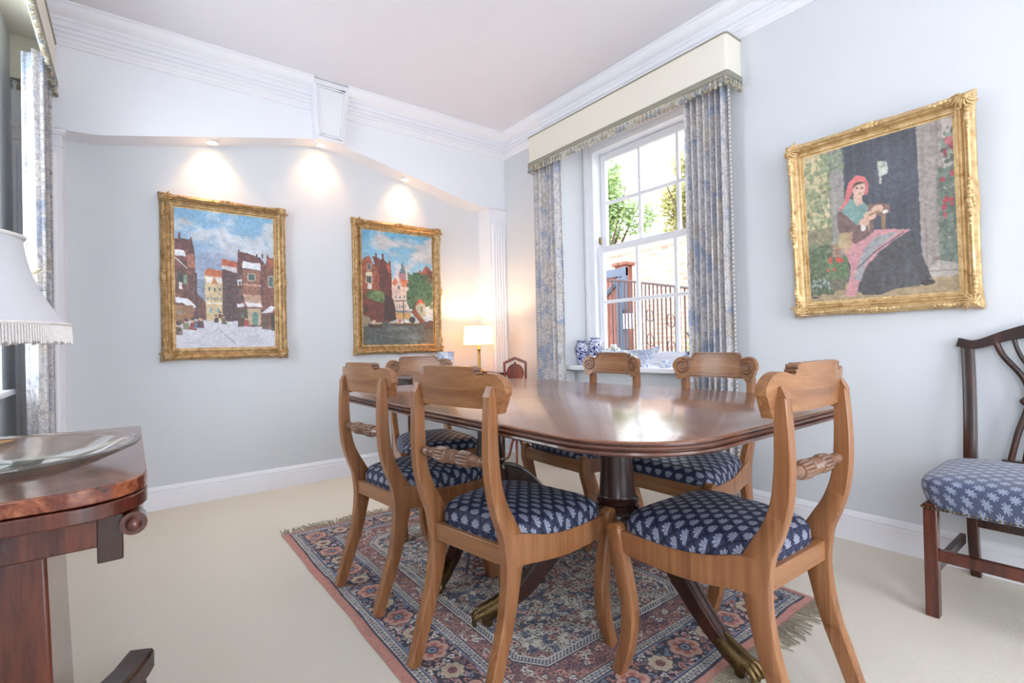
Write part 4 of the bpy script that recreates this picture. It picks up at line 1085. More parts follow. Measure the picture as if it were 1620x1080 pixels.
    c.poly([(.36, .80), (.78, .80), (.74, .83), (.42, .83)], (84, 66, 50)); c.rect(.36, .795, .78, .806, (206, 190, 150)); c.ell(.50, .785, .03, .018, (196, 120, 110)); c.poly([(.50, .80), (.60, .775), (.62, .80)], (220, 220, 212)); c.ell(.68, .775, .045, .03, (46, 46, 54)); c.line(.56, .80, .555, .60, .006, (72, 58, 48)); c.line(.44, .61, .60, .60, .004, (64, 60, 60))
    c.poly([(.66, .70), (.71, .66), (.84, .77), (.90, .81), (.80, .80)], (134, 76, 52)); c.line(.72, .58, .71, .76, .005, (92, 70, 54)); c.poly([(.86, .80), (1, .76), (1, .86), (.86, .86)], (84, 62, 62)); c.line(.88, .72, 1, .75, .007, (222, 222, 214)); c.line(.87, .75, 1, .78, .006, (222, 222, 214)); c.line(.91, .71, .92, .78, .005, (222, 222, 214))
    c.poly([(.07, .82), (.28, .80), (.24, .85), (.10, .85)], (66, 48, 38)); c.ell(.15, .80, .03, .02, (214, 176, 150)); c.rect(.15, .80, .26, .815, (176, 160, 130))
    return finish(c, 301)
def seated_woman():
    c = Canvas(280, 340, (96, 92, 92)); c.wob = .8
    c.rect(0, 0, .24, .62, (206, 190, 146), 1, .12); c.blend(np.clip((vnoise(c.w, c.h, 40, 3, 4)-.45)*4, 0, 1)*(c.X < .2)*(c.Y < .5), (190, 160, 110), .4)
    c.rect(.30, 0, .80, .80, (50, 54, 66), 1, .12); n = vnoise(c.w, c.h, 5, 8, 2, 30); c.blend(np.clip((n-.45)*4, 0, 1)*(c.X > .3)*(c.X < .8)*(c.Y < .8), (74, 78, 92), .45)
    c.ell(.62, .22, .2, .2, (84, 88, 104), .5, soft=1); c.line(.60, .44, .78, .42, .003, (66, 70, 84))
    c.rect(.19, .0, .30, .70, (148, 142, 136), 1, .14); c.rect(.785, .0, .93, .86, (156, 144, 138), 1, .14); c.blend(np.clip((vnoise(c.w, c.h, 4, 18, 2, 30)-.5)*4, 0, 1)*(c.X > .78)*(c.X < .93), (120, 108, 104), .5)
    c.rect(.93, 0, 1, .90, (196, 182, 172), 1, .1); c.poly([(.86, .78), (1, .80), (1, .92), (.88, .90)], (132, 104, 94)); c.mottle(.90, .28, 1, .86, (98, 112, 100), 380, .018, 7, .8, 24); c.mottle(.91, .30, 1, .60, (184, 58, 70), 9, .018, 17, .9, 10); c.mottle(.93, .06, 1, .25, (110, 122, 106), 60, .014, 27); c.mottle(.93, .12, 1, .2, (180, 64, 80), 3, .02, 28)
    c.rect(0, .50, .20, .62, (130, 124, 92), 1, .2)
    for j in range(8):
        for i in range(6): c.rect(-.02+i*.045+(j % 2)*.02, .62+j*.026, .02+i*.045+(j % 2)*.02, .642+j*.026, (146, 92+((i*7+j*5) % 4)*8, 72), .9)
    c.poly([(0, .94), (.25, .88), (.55, .90), (1, .88), (1, 1), (0, 1)], (168, 144, 108), 1, .12); c.poly([(.80, .86), (.88, .80), (1, .84), (1, .90), (.84, .90)], (176, 168, 158)); c.line(.8, .86, 1, .87, .003, (128, 116, 106))
    c.mottle(.0, .04, .20, .50, (118, 132, 92), 200, .016, 37, .6, 26); c.mottle(.14, .02, .30, .14, (118, 136, 104), 60, .016, 38, .6); c.mottle(0, .62, .18, .94, (78, 96, 62), 420, .018, 39, .8, 26); c.mottle(.02, .84, .16, .92, (150, 156, 170), 24, .010, 40)
    c.poly([(.15, .84), (.29, .84), (.27, .93), (.17, .93)], (104, 98, 78)); c.mottle(.14, .72, .30, .85, (88, 112, 72), 200, .016, 41, .85, 20); c.mottle(.15, .71, .28, .79, (206, 66, 52), 8, .016, 42, .95, 8); c.ell(.04, .965, .03, .006, (60, 48, 40))
    c.rect(.545, .47, .57, .60, (142, 108, 74)); c.rect(.46, .585, .57, .60, (142, 108, 74))
    # skirt, apron, bodice, shawl, head
    c.poly([(.40, .64), (.60, .60), (.72, .62), (.78, .74), (.835, .90), (.76, .94), (.62, .95), (.52, .975), (.40, .97), (.33, .92), (.36, .80)], (62, 62, 66), 1, .2)
    c.blend(np.clip((vnoise(c.w, c.h, 12, 51, 2, 5)-.52)*5, 0, 1)*(c.Y > .66)*(c.Y < .95)*(c.X > .42)*(c.X < .76), (92, 92, 96), .4)
    c.ell(.81, .925, .045, .016, (44, 42, 44)); c.poly([(.28, .62), (.42, .56), (.60, .58), (.73, .60), (.64, .64), (.52, .71), (.42, .80), (.37, .90), (.35, .98), (.27, .965), (.30, .88), (.32, .78), (.29, .70)], (202, 138, 142), 1, .1)
    c.poly([(.66, .595), (.50, .61), (.42, .68), (.36, .80), (.34, .86), (.39, .88), (.42, .78), (.50, .69), (.60, .63)], (150, 152, 152), 1, .08); c.line(.68, .61, .50, .70, .004, (88, 72, 88)); c.line(.50, .70, .36, .80, .004, (88, 72, 88))
    c.poly([(.24, .42), (.30, .36), (.45, .40), (.50, .48), (.49, .58), (.40, .60), (.32, .64), (.27, .60), (.24, .52)], (104, 76, 72), 1, .12); c.poly([(.32, .60), (.44, .54), (.47, .50), (.50, .54), (.46, .60), (.36, .64)], (112, 80, 76)); c.poly([(.44, .40), (.54, .41), (.60, .43), (.60, .48), (.55, .49), (.46, .46)], (126, 92, 78))
    c.poly([(.255, .40), (.33, .345), (.42, .36), (.46, .42), (.42, .52), (.38, .52), (.32, .46)], (110, 148, 140), 1, .1); c.ell(.47, .475, .045, .028, (220, 172, 150)); c.ell(.43, .51, .035, .028, (216, 168, 146)); c.ell(.52, .44, .040, .022, (222, 176, 154)); c.ell(.57, .465, .02, .012, (230, 226, 220)); c.line(.47, .47, .53, .455, .007, (150, 112, 76)); c.ell(.42, .545, .018, .02, (230, 222, 214))
    for k in range(9): c.line(.26+k*.010, .56, .24+k*.011, .70-abs(k-4)*.012, .003, (190+k % 3*14, 168, 120))
    c.ell(.28, .60, .05, .05, (186, 162, 112), .6); c.line(.46, .46, .46, .56, .004, (196, 170, 120))
    c.poly([(.36, .33), (.42, .33), (.43, .39), (.38, .40)], (216, 172, 150)); c.poly([(.30, .35), (.33, .24), (.39, .205), (.45, .225), (.475, .29), (.46, .34), (.43, .33), (.42, .28), (.37, .28), (.33, .36), (.27, .41), (.25, .41)], (206, 98, 102), 1, .1)
    c.ell(.405, .295, .045, .052, (222, 178, 156)); c.poly([(.36, .29), (.37, .25), (.42, .245), (.45, .27), (.42, .262), (.385, .27)], (74, 54, 44)); c.poly([(.33, .27), (.38, .215), (.44, .225), (.46, .255), (.41, .24), (.37, .26)], (214, 106, 108)); c.ell(.392, .288, .008, .005, (60, 46, 44)); c.ell(.424, .290, .008, .005, (60, 46, 44)); c.ell(.410, .322, .010, .004, (176, 92, 84)); c.line(.410, .29, .412, .308, .002, (190, 140, 120))
    c.poly([(.535, .15), (.60, .16), (.60, .24), (.54, .25)], (176, 182, 168), 1, .3); c.rect(.545, .24, .56, .29, (190, 190, 180))
    finish(c, 401, .10); c.a = c.a*.86+26; return c  # washed-out haze of glare on the canvas put into its colours

def ornate_frame(name_label, W_, H_, fw, depth, cvf, mat, loc, rot, nameplate=False):
    t = thing('framed_painting', name_label, 'painting', loc); t.rotation_euler = rot
    # local: x across, z up, front is -y; wall plane is y=0
    prof = [(0, 0), (0, -depth*.5), (.006, -depth*.62), (.012, -depth*.95), (.018, -depth*1.05), (.024, -depth*.95), (.027, -depth*.80), (.030, -depth*.80), (.034, -depth*.60), (fw*.62, -depth*.42), (fw*.74, -depth*.36), (fw*.76, -depth*.50), (fw*.86, -depth*.50), (fw*.88, -depth*.28), (fw, -depth*.26), (fw, 0)]
    b = MB(); NS = 46; nz = np.random.RandomState(len(name_label))
    def side(P, Q, inn):   # P->Q along outer edge, inn points inwards
        P, Q, inn = Vector(P), Vector(Q), Vector(inn); d = (Q-P).normalized(); L = (Q-P).length; vs = []; m = len(prof)
        for i in range(NS+1):
            f = i/NS
            for j, (a, y) in enumerate(prof):
                edge = min(f, 1-f)*L; mid = abs(f-.5)*L
                swell = (.007*math.exp(-(edge/.05)**2)+.004*math.exp(-(mid/.06)**2))
                jit = (.0022*math.sin(f*L*210+j)+.0022*math.sin(f*L*97+2*j)) if 2 <= j <= 6 else 0
                jit *= (math.exp(-(edge/.14)**2)+math.exp(-(mid/.10)**2))
                aa = a-(swell if j <= 4 else 0); s_ = aa+(L-2*aa)*f
                p = P+d*s_+inn*aa; vs.append((p.x, y-(swell*.9+jit if 2 <= j <= 6 else 0), p.z))
        fs = [(i*m+j, i*m+j+1, (i+1)*m+j+1, (i+1)*m+j) for i in range(NS) for j in range(m-1)]
        b.add(vs, fs)
    w2, h2 = W_/2, H_/2
    side((-w2, 0, -h2), (w2, 0, -h2), (0, 0, 1)); side((w2, 0, -h2), (w2, 0, h2), (-1, 0, 0)); side((w2, 0, h2), (-w2, 0, h2), (0, 0, -1)); side((-w2, 0, h2), (-w2, 0, -h2), (1, 0, 0))
    fr_ = b.build('frame', mat, t, smooth=28, merge=True)
    o = MB()
    def flush():
        nonlocal o
        o.build('carved_ornament', mat, fr_, smooth=60); o = MB()
    def leafy(cx, cz, dx, dz, n, L, s0):
        for k in range(n):
            f = k/max(1, n-1); a = (f-.5)*2; px, pz = cx+dx*a*L, cz+dz*a*L; r_ = s0*(1-.6*abs(a))
            o.ball((px+nz.uniform(-.003, .003), -depth*1.10-r_*.15, pz+nz.uniform(-.003, .003)), r_, (1.0+.4*abs(dx), .55, 1.0+.4*abs(dz)), 8)
    for sx in (-1, 1):
        for sz in (-1, 1):
            cx, cz = sx*(w2-.020), sz*(h2-.020)
            for k in range(8):
                a = math.atan2(-sz, -sx)+(k-3.5)*.42
                if k < 99:
                    p = [(cx+.002*math.cos(a), -depth*1.28, cz+.002*math.sin(a)), (cx+.024*math.cos(a), -depth*1.34, cz+.022*math.sin(a)), (cx+.044*math.cos(a+.25), -depth*1.02, cz+.036*math.sin(a+.25))]
                    o.tube(p, lambda f: .0075-.004*f, 7)
            o.ball((cx, -depth*1.32, cz), .013, (1, .7, 1), 10)
            leafy(cx-sx*.075, cz+sz*.004, 1, 0, 7, .045, .010); leafy(cx+sx*.004, cz-sz*.075, 0, 1, 7, .045, .010); flush()
    for sz in (-1, 1): leafy(0, sz*(h2-.018), 1, 0, 11, .075, .011); leafy(0, sz*(h2-.010), 1, 0, 5, .03, .010); flush()
    for sx in (-1, 1): leafy(sx*(w2-.018), 0, 0, 1, 11, .085, .011); leafy(sx*(w2-.010), 0, 0, 1, 5, .03, .010); flush()
    painted_sheet('canvas', cvf, (-w2+fw-.004, -depth*.24, h2-fw+.004), (W_-2*fw+.008, 0, 0), (0, 0, -(H_-2*fw+.008)), M['oilpaint'], t)
    b = MB(); b.box(-w2+fw*.8, w2-fw*.8, -depth*.2, -.001, -h2+fw*.8, h2-fw*.8); b.build('backing', M['dark'], t, smooth=0)
    if nameplate:
        b = MB(); b.box(-.028, .028, -depth*.56, -depth*.45, -h2+fw*.45-.006, -h2+fw*.45+.008); b.build('nameplate', M['brass'], t, bevel=.002)
    return t
ornate_frame('gilt framed painting of a snowy street of brick houses with small figures', .690, .99, .072, .045, snow_street(), M['gold'], (.490, YB-.001, 1.366), (0, 0, 0))
ornate_frame('gilt framed painting of a canal with boats, red houses and a tree', .722, 1.00, .070, .045, canal(), M['gold'], (1.657, YB-.001, 1.372), (0, 0, 0))
ornate_frame('pale gilt framed painting of a seated woman in a pink headscarf and apron', .664, .806, .066, .042, seated_woman(), M['gold_pale'], (XW-.0375, .733, 1.428), (math.radians(4.2), 0, -PI/2), nameplate=True)

# ------------------------------------------------------------------ rug
RX0, RX1, RY0, RY1 = .577, 1.905, .748, 2.655
def rug_canvas(w_, h_):
    LX, LY = RX1-RX0, RY1-RY0
    c = Canvas(w_, h_, (186, 106, 90)); X = c.X*LX; Y = c.Y*LY
    navy, cream, salmon, pink, red, blue = map(np.array, ((58, 60, 82), (218, 208, 196), (192, 122, 108), (212, 166, 152), (140, 76, 74), (122, 134, 160)))
    wv = (vnoise(w_, h_, 90, 2, 2)-.5)*.006
    X = X+wv; Y = Y+wv
    dx = np.minimum(X, LX-X); dy = np.minimum(Y, LY-Y); d = np.minimum(dx, dy)
    along = np.where(dx < dy, Y, X)
    def put(m, col): c.a[m] = col
    r_ = np.random.RandomState(4)
    def flower(cx, cy, R, pet, c1, c2, c3, mask, rot=0, n=None):
        i0, i1 = max(0, int((cx-R*1.3)/LX*w_)), min(w_, int((cx+R*1.3)/LX*w_)+2); k0, k1 = max(0, int((cy-R*1.3)/LY*h_)), min(h_, int((cy+R*1.3)/LY*h_)+2)
        if i1 <= i0 or k1 <= k0: return
        sx, sy = X[k0:k1, i0:i1]-cx, Y[k0:k1, i0:i1]-cy; r = np.hypot(sx, sy)/R; a = np.arctan2(sy, sx)+rot; lim = .78+.22*np.abs(np.cos(a*pet/2))**.7
        mk = mask[k0:k1, i0:i1]; sub = c.a[k0:k1, i0:i1]
        sub[mk & (r < lim)] = navy; sub[mk & (r < lim*.90)] = c1; sub[mk & (r < lim*.62) & (np.abs(np.cos(a*pet/2)) > .45)] = c2; sub[mk & (r < .34)] = navy; sub[mk & (r < .25)] = c3; sub[mk & (r < .10)] = navy
    # dense all-over floral filling
    def filling(mask, ground, cols, cell, seed, outline=navy):
        q = np.random.RandomState(seed); gx, gy = int(LX/cell)+2, int(LY/cell)+2
        px = (np.arange(gx)[None, :]+q.rand(gy, gx)*.8)*cell; py = (np.arange(gy)[:, None]+q.rand(gy, gx)*.8)*cell
        ci = q.randint(0, len(cols), (gy, gx)); ra = cell*(.30+.28*q.rand(gy, gx)); sq = q.rand(gy, gx)*2*PI
        ix = (X/cell).astype(int); iy = (Y/cell).astype(int); best = np.full(X.shape, 9.0); bi = np.zeros(X.shape, int)
        for oy in (-1, 0, 1):
            for ox in (-1, 0, 1):
                jx = np.clip(ix+ox, 0, gx-1); jy = np.clip(iy+oy, 0, gy-1); ddx, ddy = X-px[jy, jx], Y-py[jy, jx]; an = np.arctan2(ddy, ddx)
                dd = np.hypot(ddx, ddy)/(ra[jy, jx]*(1+.28*np.cos(3*an+sq[jy, jx])+.14*np.cos(5*an)))
                m = dd < best; best = np.where(m, dd, best); bi = np.where(m, ci[jy, jx], bi)
        cc = np.array(cols, float); col = cc[bi]; out = np.broadcast_to(np.array(ground, float), col.shape).copy()
        out[best < 1.18] = outline; out[best < .92] = col[best < .92]; out[best < .34] = outline
        vn = vnoise(w_, h_, cell/LX*w_*.8, seed+50, 2); ln = np.abs(vn-.5) < .028; out[ln & (best > 1.18)] = outline
        c.a[mask] = out[mask]
    full = np.ones(X.shape, bool)
    put(d < .030, salmon); put((d > .030) & (d < .034), navy)
    def guard(a, b_, s0=.018):
        m = (d > a) & (d < b_); t_ = (d-a)/(b_-a); z = np.abs((along/s0) % 1-.5)*2
        put(m, cream); put(m & (np.abs(t_-.5-(z-.5)*.55) < .13), navy); put(m & ((t_ < .12) | (t_ > .88)), navy); put(m & (np.abs(t_-.5+(z-.5)*.55) < .07), blue*.8)
    guard(.034, .064, .017); put((d > .064) & (d < .070), blue)
    mb = (d > .070) & (d < .190); filling(mb, navy*.9, [pink, salmon, cream, blue, (150, 110, 110)], .021, 8, navy*.9)
    # rosettes in the main border
    def border_line(P0, P1):
        L = math.hypot(P1[0]-P0[0], P1[1]-P0[1]); n = int(round(L/.118))
        for k in range(n+1):
            f = k/n; x, y = P0[0]+(P1[0]-P0[0])*f, P0[1]+(P1[1]-P0[1])*f
            if k % 2 == 0: flower(x, y, .056, 6, (204, 150, 132), (178, 98, 86), (120, 136, 160), mb, k)
            else: flower(x, y, .040, 8, (196, 182, 150), (206, 160, 142), (150, 80, 76), mb, k)
    q = .130
    border_line((q, q), (LX-q, q)); border_line((LX-q, q), (LX-q, LY-q)); border_line((LX-q, LY-q), (q, LY-q)); border_line((q, LY-q), (q, q))
    put((d > .190) & (d < .195), blue); guard(.195, .228, .016); put((d > .228) & (d < .232), salmon)
    fi = d > .232; filling(fi, (152, 106, 102), [salmon, pink, (202, 138, 118), cream, (140, 92, 98), (184, 122, 110)], .024, 12, navy)
    for _ in range(46):
        x, y = r_.uniform(.26, LX-.26), r_.uniform(.26, LY-.26)
        flower(x, y, r_.uniform(.016, .030), r_.choice([5, 6, 8]), cream if r_.rand() < .5 else pink, salmon, red, fi, r_.rand()*6)
    # ivory hexagonal medallion with its own banding
    ax, ay = np.abs(X-LX/2), np.abs(Y-LY/2); hexd = np.maximum(ax-.345, (ax*.80+ay*.60)-.60)
    hexd = np.maximum(hexd, ay-.60)
    put((hexd < .036) & (hexd >= 0), navy); put((hexd < .031) & (hexd > .026), cream); t2 = (hexd < .024) & (hexd > .006); put(t2, blue*.75); z = np.abs(((X+Y)/.014) % 1-.5)*2; put(t2 & (z > .6), cream); put((hexd < .006) & (hexd > 0), cream)
    mi = hexd < 0; filling(mi, (214, 204, 190), [(196, 184, 168), pink, (118, 126, 146), (206, 196, 184), (176, 120, 110), (92, 98, 120)], .028, 15, navy)
    i2 = (np.abs(X-LX/2)*1.2+np.abs(Y-LY/2)*.9) < .22; put((np.abs(X-LX/2)*1.2+np.abs(Y-LY/2)*.9) < .235, navy); filling(i2, (120, 62, 62), [salmon, pink, cream, blue], .022, 17)
    g = vnoise(w_, h_, 3, 90, 2); c.a *= (.92+.2*g[:, :, None]); m = c.a.mean(-1, keepdims=True); c.a = (c.a*.86+m*.14)*.90+22; return c
def rug():
    t = thing('persian_rug', 'patterned salmon and navy rug with ivory hexagon under the dining table', 'rug', ((RX0+RX1)/2, (RY0+RY1)/2, 0))
    w_, h_ = 560, 800; hx, hy = (RX1-RX0)/2, (RY1-RY0)/2
    cv = rug_canvas(w_, h_)
    def off(gx, gy):
        e = np.clip(np.minimum(np.minimum(gx, 1-gx)*60, np.minimum(gy, 1-gy)*80), 0, 1)
        z = .0025+.0045*e; sx = (.0022*np.sin(gy*17)+.0012*np.sin(gy*41))*(gx < .04)
        return np.stack([sx, .003*np.sin(gx*23)*(np.minimum(gy, 1-gy) < .03), z], -1)
    painted_sheet('pile', cv, (-hx, hy, 0), (2*hx, 0, 0), (0, -2*hy, 0), M['rug'], t, off=off)
    r_ = random.Random(3)
    b = MB()
    for s_ in (-1, 1):
        n = 150
        for k in range(n):
            x = -hx+.005+(2*hx-.01)*k/(n-1)+r_.uniform(-.003, .003); L = r_.uniform(.05, .082); lean = .018*math.sin(k*.21+s_)+r_.uniform(-.012, .012)
            pts = [(x, s_*(hy-.004), .004), (x+lean*.3, s_*(hy+L*.35), .0042), (x+lean*.8+r_.uniform(-.004, .004), s_*(hy+L*.7), .0035+r_.uniform(0, .0015)), (x+lean+r_.uniform(-.006, .006), s_*(hy+L), .003)]
            b.tube(pts, lambda f: .0026-.0010*f, 5)
        for k in range(24):
            x = -hx+.02+(2*hx-.04)*k/23; b.ball((x, s_*(hy+.03), .0035), .007, (1, 1.2, .5), 7)
    o = b.build('fringe', M['rugfringe'], t, smooth=60); o['kind'] = 'stuff'
rug()

# ------------------------------------------------------------------ alcove: spotlights, side table, lamp, china, cake stand
def beam_z(x): return 2.082+max(0, (1-abs(x-1.081)/1.23))*.256
for i, (x, lab) in enumerate(((.414, 'leftmost of the three recessed downlights, above the snowy street picture'), (1.064, 'middle recessed downlight, under the keystone'), (1.696, 'rightmost recessed downlight, above the canal picture'))):
    z = beam_z(x)-.004; t = thing('downlight', lab, 'ceiling light', (x, YB-.080, z+.005), group='downlights in the arch soffit')
    b = MB(); b.lathe([(.026, .004), (.036, .002), (.038, -.003), (.034, -.007), (.027, -.005), (.026, .004)], 28); b.build('bezel', M['plastic'], t, smooth=50)
    b = MB(); b.lathe([(.0001, -.001), (.024, -.001), (.025, .002), (.0001, .002)], 24); b.build('lamp', M['bulb'], t, smooth=0)
    l = bpy.data.lights.new('downlight_beam', 'SPOT'); l.energy = 7.5; l.color = (1.0, .62, .34); l.spot_size = math.radians(44); l.spot_blend = .95; l.shadow_soft_size = .012
    o = bpy.data.objects.new('downlight_beam', l); COL.objects.link(o); o.location = (x, YB-.080, z-.010); o.rotation_euler = Vector((0, .62, -1)).to_track_quat('-Z', 'Y').to_euler()
    l = bpy.data.lights.new('downlight_spill', 'SPOT'); l.energy = 8; l.color = (1.0, .52, .26); l.spot_size = math.radians(104); l.spot_blend = 1.0; l.shadow_soft_size = .02
    o = bpy.data.objects.new('downlight_spill', l); COL.objects.link(o); o.location = (x, YB-.080, z-.010); o.rotation_euler = Vector((0, .30, -1)).to_track_quat('-Z', 'Y').to_euler()
def half_table():
    X0, X1, Y0, Y1, zt = 1.50, 2.405, 3.16, 3.53, .700
    t = thing('side_table', 'dark mahogany side table under the lit brass lamp', 'table', ((X0+X1)/2, (Y0+Y1)/2, 0)); hx, hy = (X1-X0)/2, (Y1-Y0)/2
    MB().prism(rrect(-hx, hx, -hy, hy, .03, 6), zt-.022, zt, 'z').build('tabletop', M['darkwood'], t, bevel=.003)
    b = MB(); b.box(-hx+.03, hx-.03, -hy+.02, hy-.02, zt-.10, zt-.021); b.build('frieze', M['darkwood'], t, bevel=.002)
    for sx in (-1, 1):
        for sy in (-1, 1):
            b = MB(); x, y = sx*(hx-.05), sy*(hy-.045); pts = smooth_curve([(x, y, zt-.05), (x, y, .40), (x, y, .12), (x, y, .0)], 12)
            b.tube(pts, lambda f: .020-.008*f, 10); b.build('leg', M['darkwood'], t, smooth=60)
half_table()
def brass_lamp():
    X, Y, zt = 2.203, 3.30, .7003; t = thing('table_lamp', 'lit brass column lamp with cream drum shade on the side table', 'lamp', (X, Y, zt))
    b = MB(); b.box(-.045, .045, -.045, .045, 0, .012); b.lathe([(.0001, .012), (.040, .012), (.036, .022), (.022, .030), (.018, .036), (.020, .042), (.0105, .048), (.010, .16), (.0125, .185), (.016, .188), (.016, .194), (.009, .200), (.007, .24), (.0001, .24)], 28, mod=lambda a, i: 1+(.05*math.cos(10*a) if i in (7, 8) else 0))
    b.build('base', M['gilt_metal'], t, smooth=45, bevel=.0015)
    z0, z1 = .222, .378; b = MB(); b.lathe([(.122, z0), (.110, z1), (.1085, z1), (.1205, z0), (.122, z0)], 48); b.build('lamp_shade', M['shade_lit'], t, smooth=40)
    for (z, r_) in ((z0, .122), (z1, .110)):
        b = MB(); b.tube([(r_*math.cos(2*PI*k/48), r_*math.sin(2*PI*k/48), z) for k in range(48)], .0022, 6, closed=True)
        b.build('shade_trim', M['gold_pale'], t)
    b = MB(); b.ball((0, 0, .285), .022, (1, 1, 1.3), 12); b.build('bulb', M['bulb'], t, smooth=60)
    l = bpy.data.lights.new('lamp_glow', 'POINT'); l.energy = 7.5; l.color = (1.0, .68, .40); l.shadow_soft_size = .024
    o = bpy.data.objects.new('lamp_glow', l); COL.objects.link(o); o.location = (X, Y, zt+.33)
brass_lamp()
def lathe_obj(name, prof, mat, loc, label, cat, n=32, group=None, mod=None, smooth=50):
    o = MB().lathe(prof, n, mod=mod).build(name, mat, smooth=smooth, loc=loc); return tag(o, label, cat, group)
# blue jug on the side table
j = thing('jug', 'pale blue and white cylindrical jug standing on the side table', 'jug', (1.925, 3.34, .7003))
MB().lathe([(.0001, 0), (.064, 0), (.068, .006), (.066, .03), (.062, .09), (.060, .14), (.062, .168), (.066, .176), (.062, .176), (.056, .15), (.056, .02), (.0001, .012)], 36).build('body', M['china_light'], j, smooth=50)
MB().tube(smooth_curve([(-.062, 0, .145), (-.092, 0, .142), (-.100, 0, .10), (-.084, 0, .055), (-.064, 0, .045)], 16), .0065, 8).build('handle', M['china_light'], j, smooth=60)
o = MB().lathe([(.0001, .0), (.030, 0), (.032, .008), (.020, .014), (.030, .022), (.060, .040), (.080, .066), (.084, .074), (.080, .074), (.058, .046), (.0001, .028)], 40, mod=lambda a, i: 1+(.05*math.cos(8*a) if i in (6, 7, 8) else 0)).build('scalloped_bowl', M['china_light'], smooth=50, loc=(1.715, 3.33, .7003)); tag(o, 'small scalloped blue and white bowl left of the jug', 'bowl')
o = MB().lathe([(.0001, .0), (.038, 0), (.040, .01), (.038, .03), (.040, .06), (.048, .09), (.044, .105), (.020, .120), (.010, .128), (.014, .136), (.0001, .142)], 32).build('ginger_jar', M['china_light'], smooth=50, loc=(1.835, 3.46, .7003)); tag(o, 'lidded blue and white pot between the bowl and the jug', 'pot')
# folding cake stand
def cake_stand():
    X, Y = 2.425, 3.05; t = thing('cake_stand', 'folded mahogany cake stand with arched frame, left of the curtain', 'cake stand', (X-.055, Y, 0), math.radians(-38))
    b = MB(); pts = smooth_curve([(-.085, 0, .52), (-.088, 0, .76), (-.075, 0, .790), (0, 0, .824), (.075, 0, .790), (.088, 0, .76), (.085, 0, .52)], 60)
    fr = []
    out = [(-.088, .50), (-.092, .785), (-.05, .805), (0, .826), (.05, .805), (.092, .785), (.088, .50)]; inn = [(.070, .50), (.073, .772), (.04, .786), (0, .802), (-.04, .786), (-.073, .772), (-.070, .50)]
    b.prism([(p[0], p[1]) for p in out+inn], -.010, .010, 'y'); b.box(-.088, .088, -.0095, .0095, .485, .505); b.build('frame', M['cakewood'], t, bevel=.002)
    for (z, r_) in ((.700, .066), (.330, .074)):
        b = MB(); b.lathe([(.0001, -.004), (r_*.9, -.004), (r_, -.010), (r_*1.03, -.006), (r_*1.0, .006), (.0001, .006)], 40, (0, -.022, z), 'y'); b.v = [(v[0], v[1], z+(v[2]-z)*1.06) for v in b.v]
        o = b.build('plate', M['cakewood'], t, smooth=40)
        if z > .6:
            k_ = MB(); k_.ball((0, -.022, z+r_*1.1+.006), .008); k_.build('knob', M['darkwood'], o, smooth=60)
    b = MB(); b.tube([(0, 0, .50), (0, 0, .16)], .010, 10); b.box(-.06, .06, -.008, .008, .42, .435); b.build('stem', M['cakewood'], t, smooth=50)
    for a in (30, 150, 270):
        c_, s_ = math.cos(math.radians(a)), math.sin(math.radians(a)); pts = smooth_curve([(0, .20), (.035, .17), (.055, .10), (.075, .045), (.115, .012)], 16)
        MB().tube([(p[0]*c_, p[0]*s_, p[1]) for p in pts], lambda f: .012-.005*f, 8).build('leg', M['cakewood'], t, smooth=60)
cake_stand()

# ------------------------------------------------------------------ china on the windowsill
vase1 = [(.0001, 0), (.024, 0), (.027, .004), (.025, .012), (.030, .04), (.040, .085), (.0465, .115), (.045, .135), (.034, .152), (.025, .160), (.024, .172), (.030, .182), (.032, .186), (.027, .184), (.020, .170), (.0001, .165)]
lathe_obj('vase', [(r_*1.05, z*1.0) for r_, z in vase1], M['china_dark'], (2.700, 2.652, WZ0), 'slim dark blue and white vase, leftmost on the windowsill', 'vase', group=None)
vase2 = [(.0001, 0), (.036, 0), (.038, .005), (.036, .012), (.040, .04), (.047, .10), (.053, .145), (.052, .165), (.042, .182), (.032, .188), (.031, .194), (.040, .199), (.041, .203), (.034, .203), (.028, .19), (.0001, .185)]
lathe_obj('vase', vase2, M['china_dark'], (2.680, 2.490, WZ0), 'broad shouldered blue and white vase, second on the windowsill', 'vase')
o = MB().lathe([(.0001, 0), (.045, 0), (.047, .008), (.030, .018), (.028, .04), (.060, .062), (.086, .088), (.104, .102), (.106, .107), (.101, .106), (.08, .088), (.0001, .062)], 96, mod=lambda a, i: 1+(.045*abs(math.cos(6*a)) if i in (6, 7, 8, 9) else 0)).build('scalloped_bowl', M['china_light'], smooth=50, loc=(2.640, 2.262, WZ0)); tag(o, 'wide footed blue and white bowl with scalloped rim on the windowsill', 'bowl')
b = MB(); b.lathe([(.0001, 0), (.032, 0), (.030, .010), (.020, .020), (.022, .04), (.050, .066), (.078, .096), (.086, .112), (.082, .113), (.052, .075), (.0001, .055)], 64)
b.v = [(x*.8, y*1.25, z+(.018*max(0, -y/.08)**2*(z/.11) if z > .05 else 0)) for (x, y, z) in b.v]
o = b.build('sauce_boat', M['china_light'], smooth=50, loc=(2.650, 2.028, WZ0)); tag(o, 'blue and white boat-shaped bowl on a foot, right of the scalloped bowl', 'bowl')
b = MB(); b.lathe([(.0001, 0), (.034, 0), (.036, .004), (.034, .044), (.036, .048), (.030, .048), (.028, .010), (.0001, .008)], 4); b.v = [(x*.7-y*.7, x*.7+y*.7, z) for (x, y, z) in b.v]
o = b.build('square_pot', M['china_light'], smooth=20, bevel=.003, loc=(2.665, 1.892, WZ0)); tag(o, 'little square blue and white pot near the right-hand curtain', 'pot')
lathe_obj('vase', [(r_*.9, z*.56) for r_, z in vase1], M['china_dark'], (2.690, 1.735, WZ0), 'small dark blue vase half hidden by the right-hand curtain', 'vase')
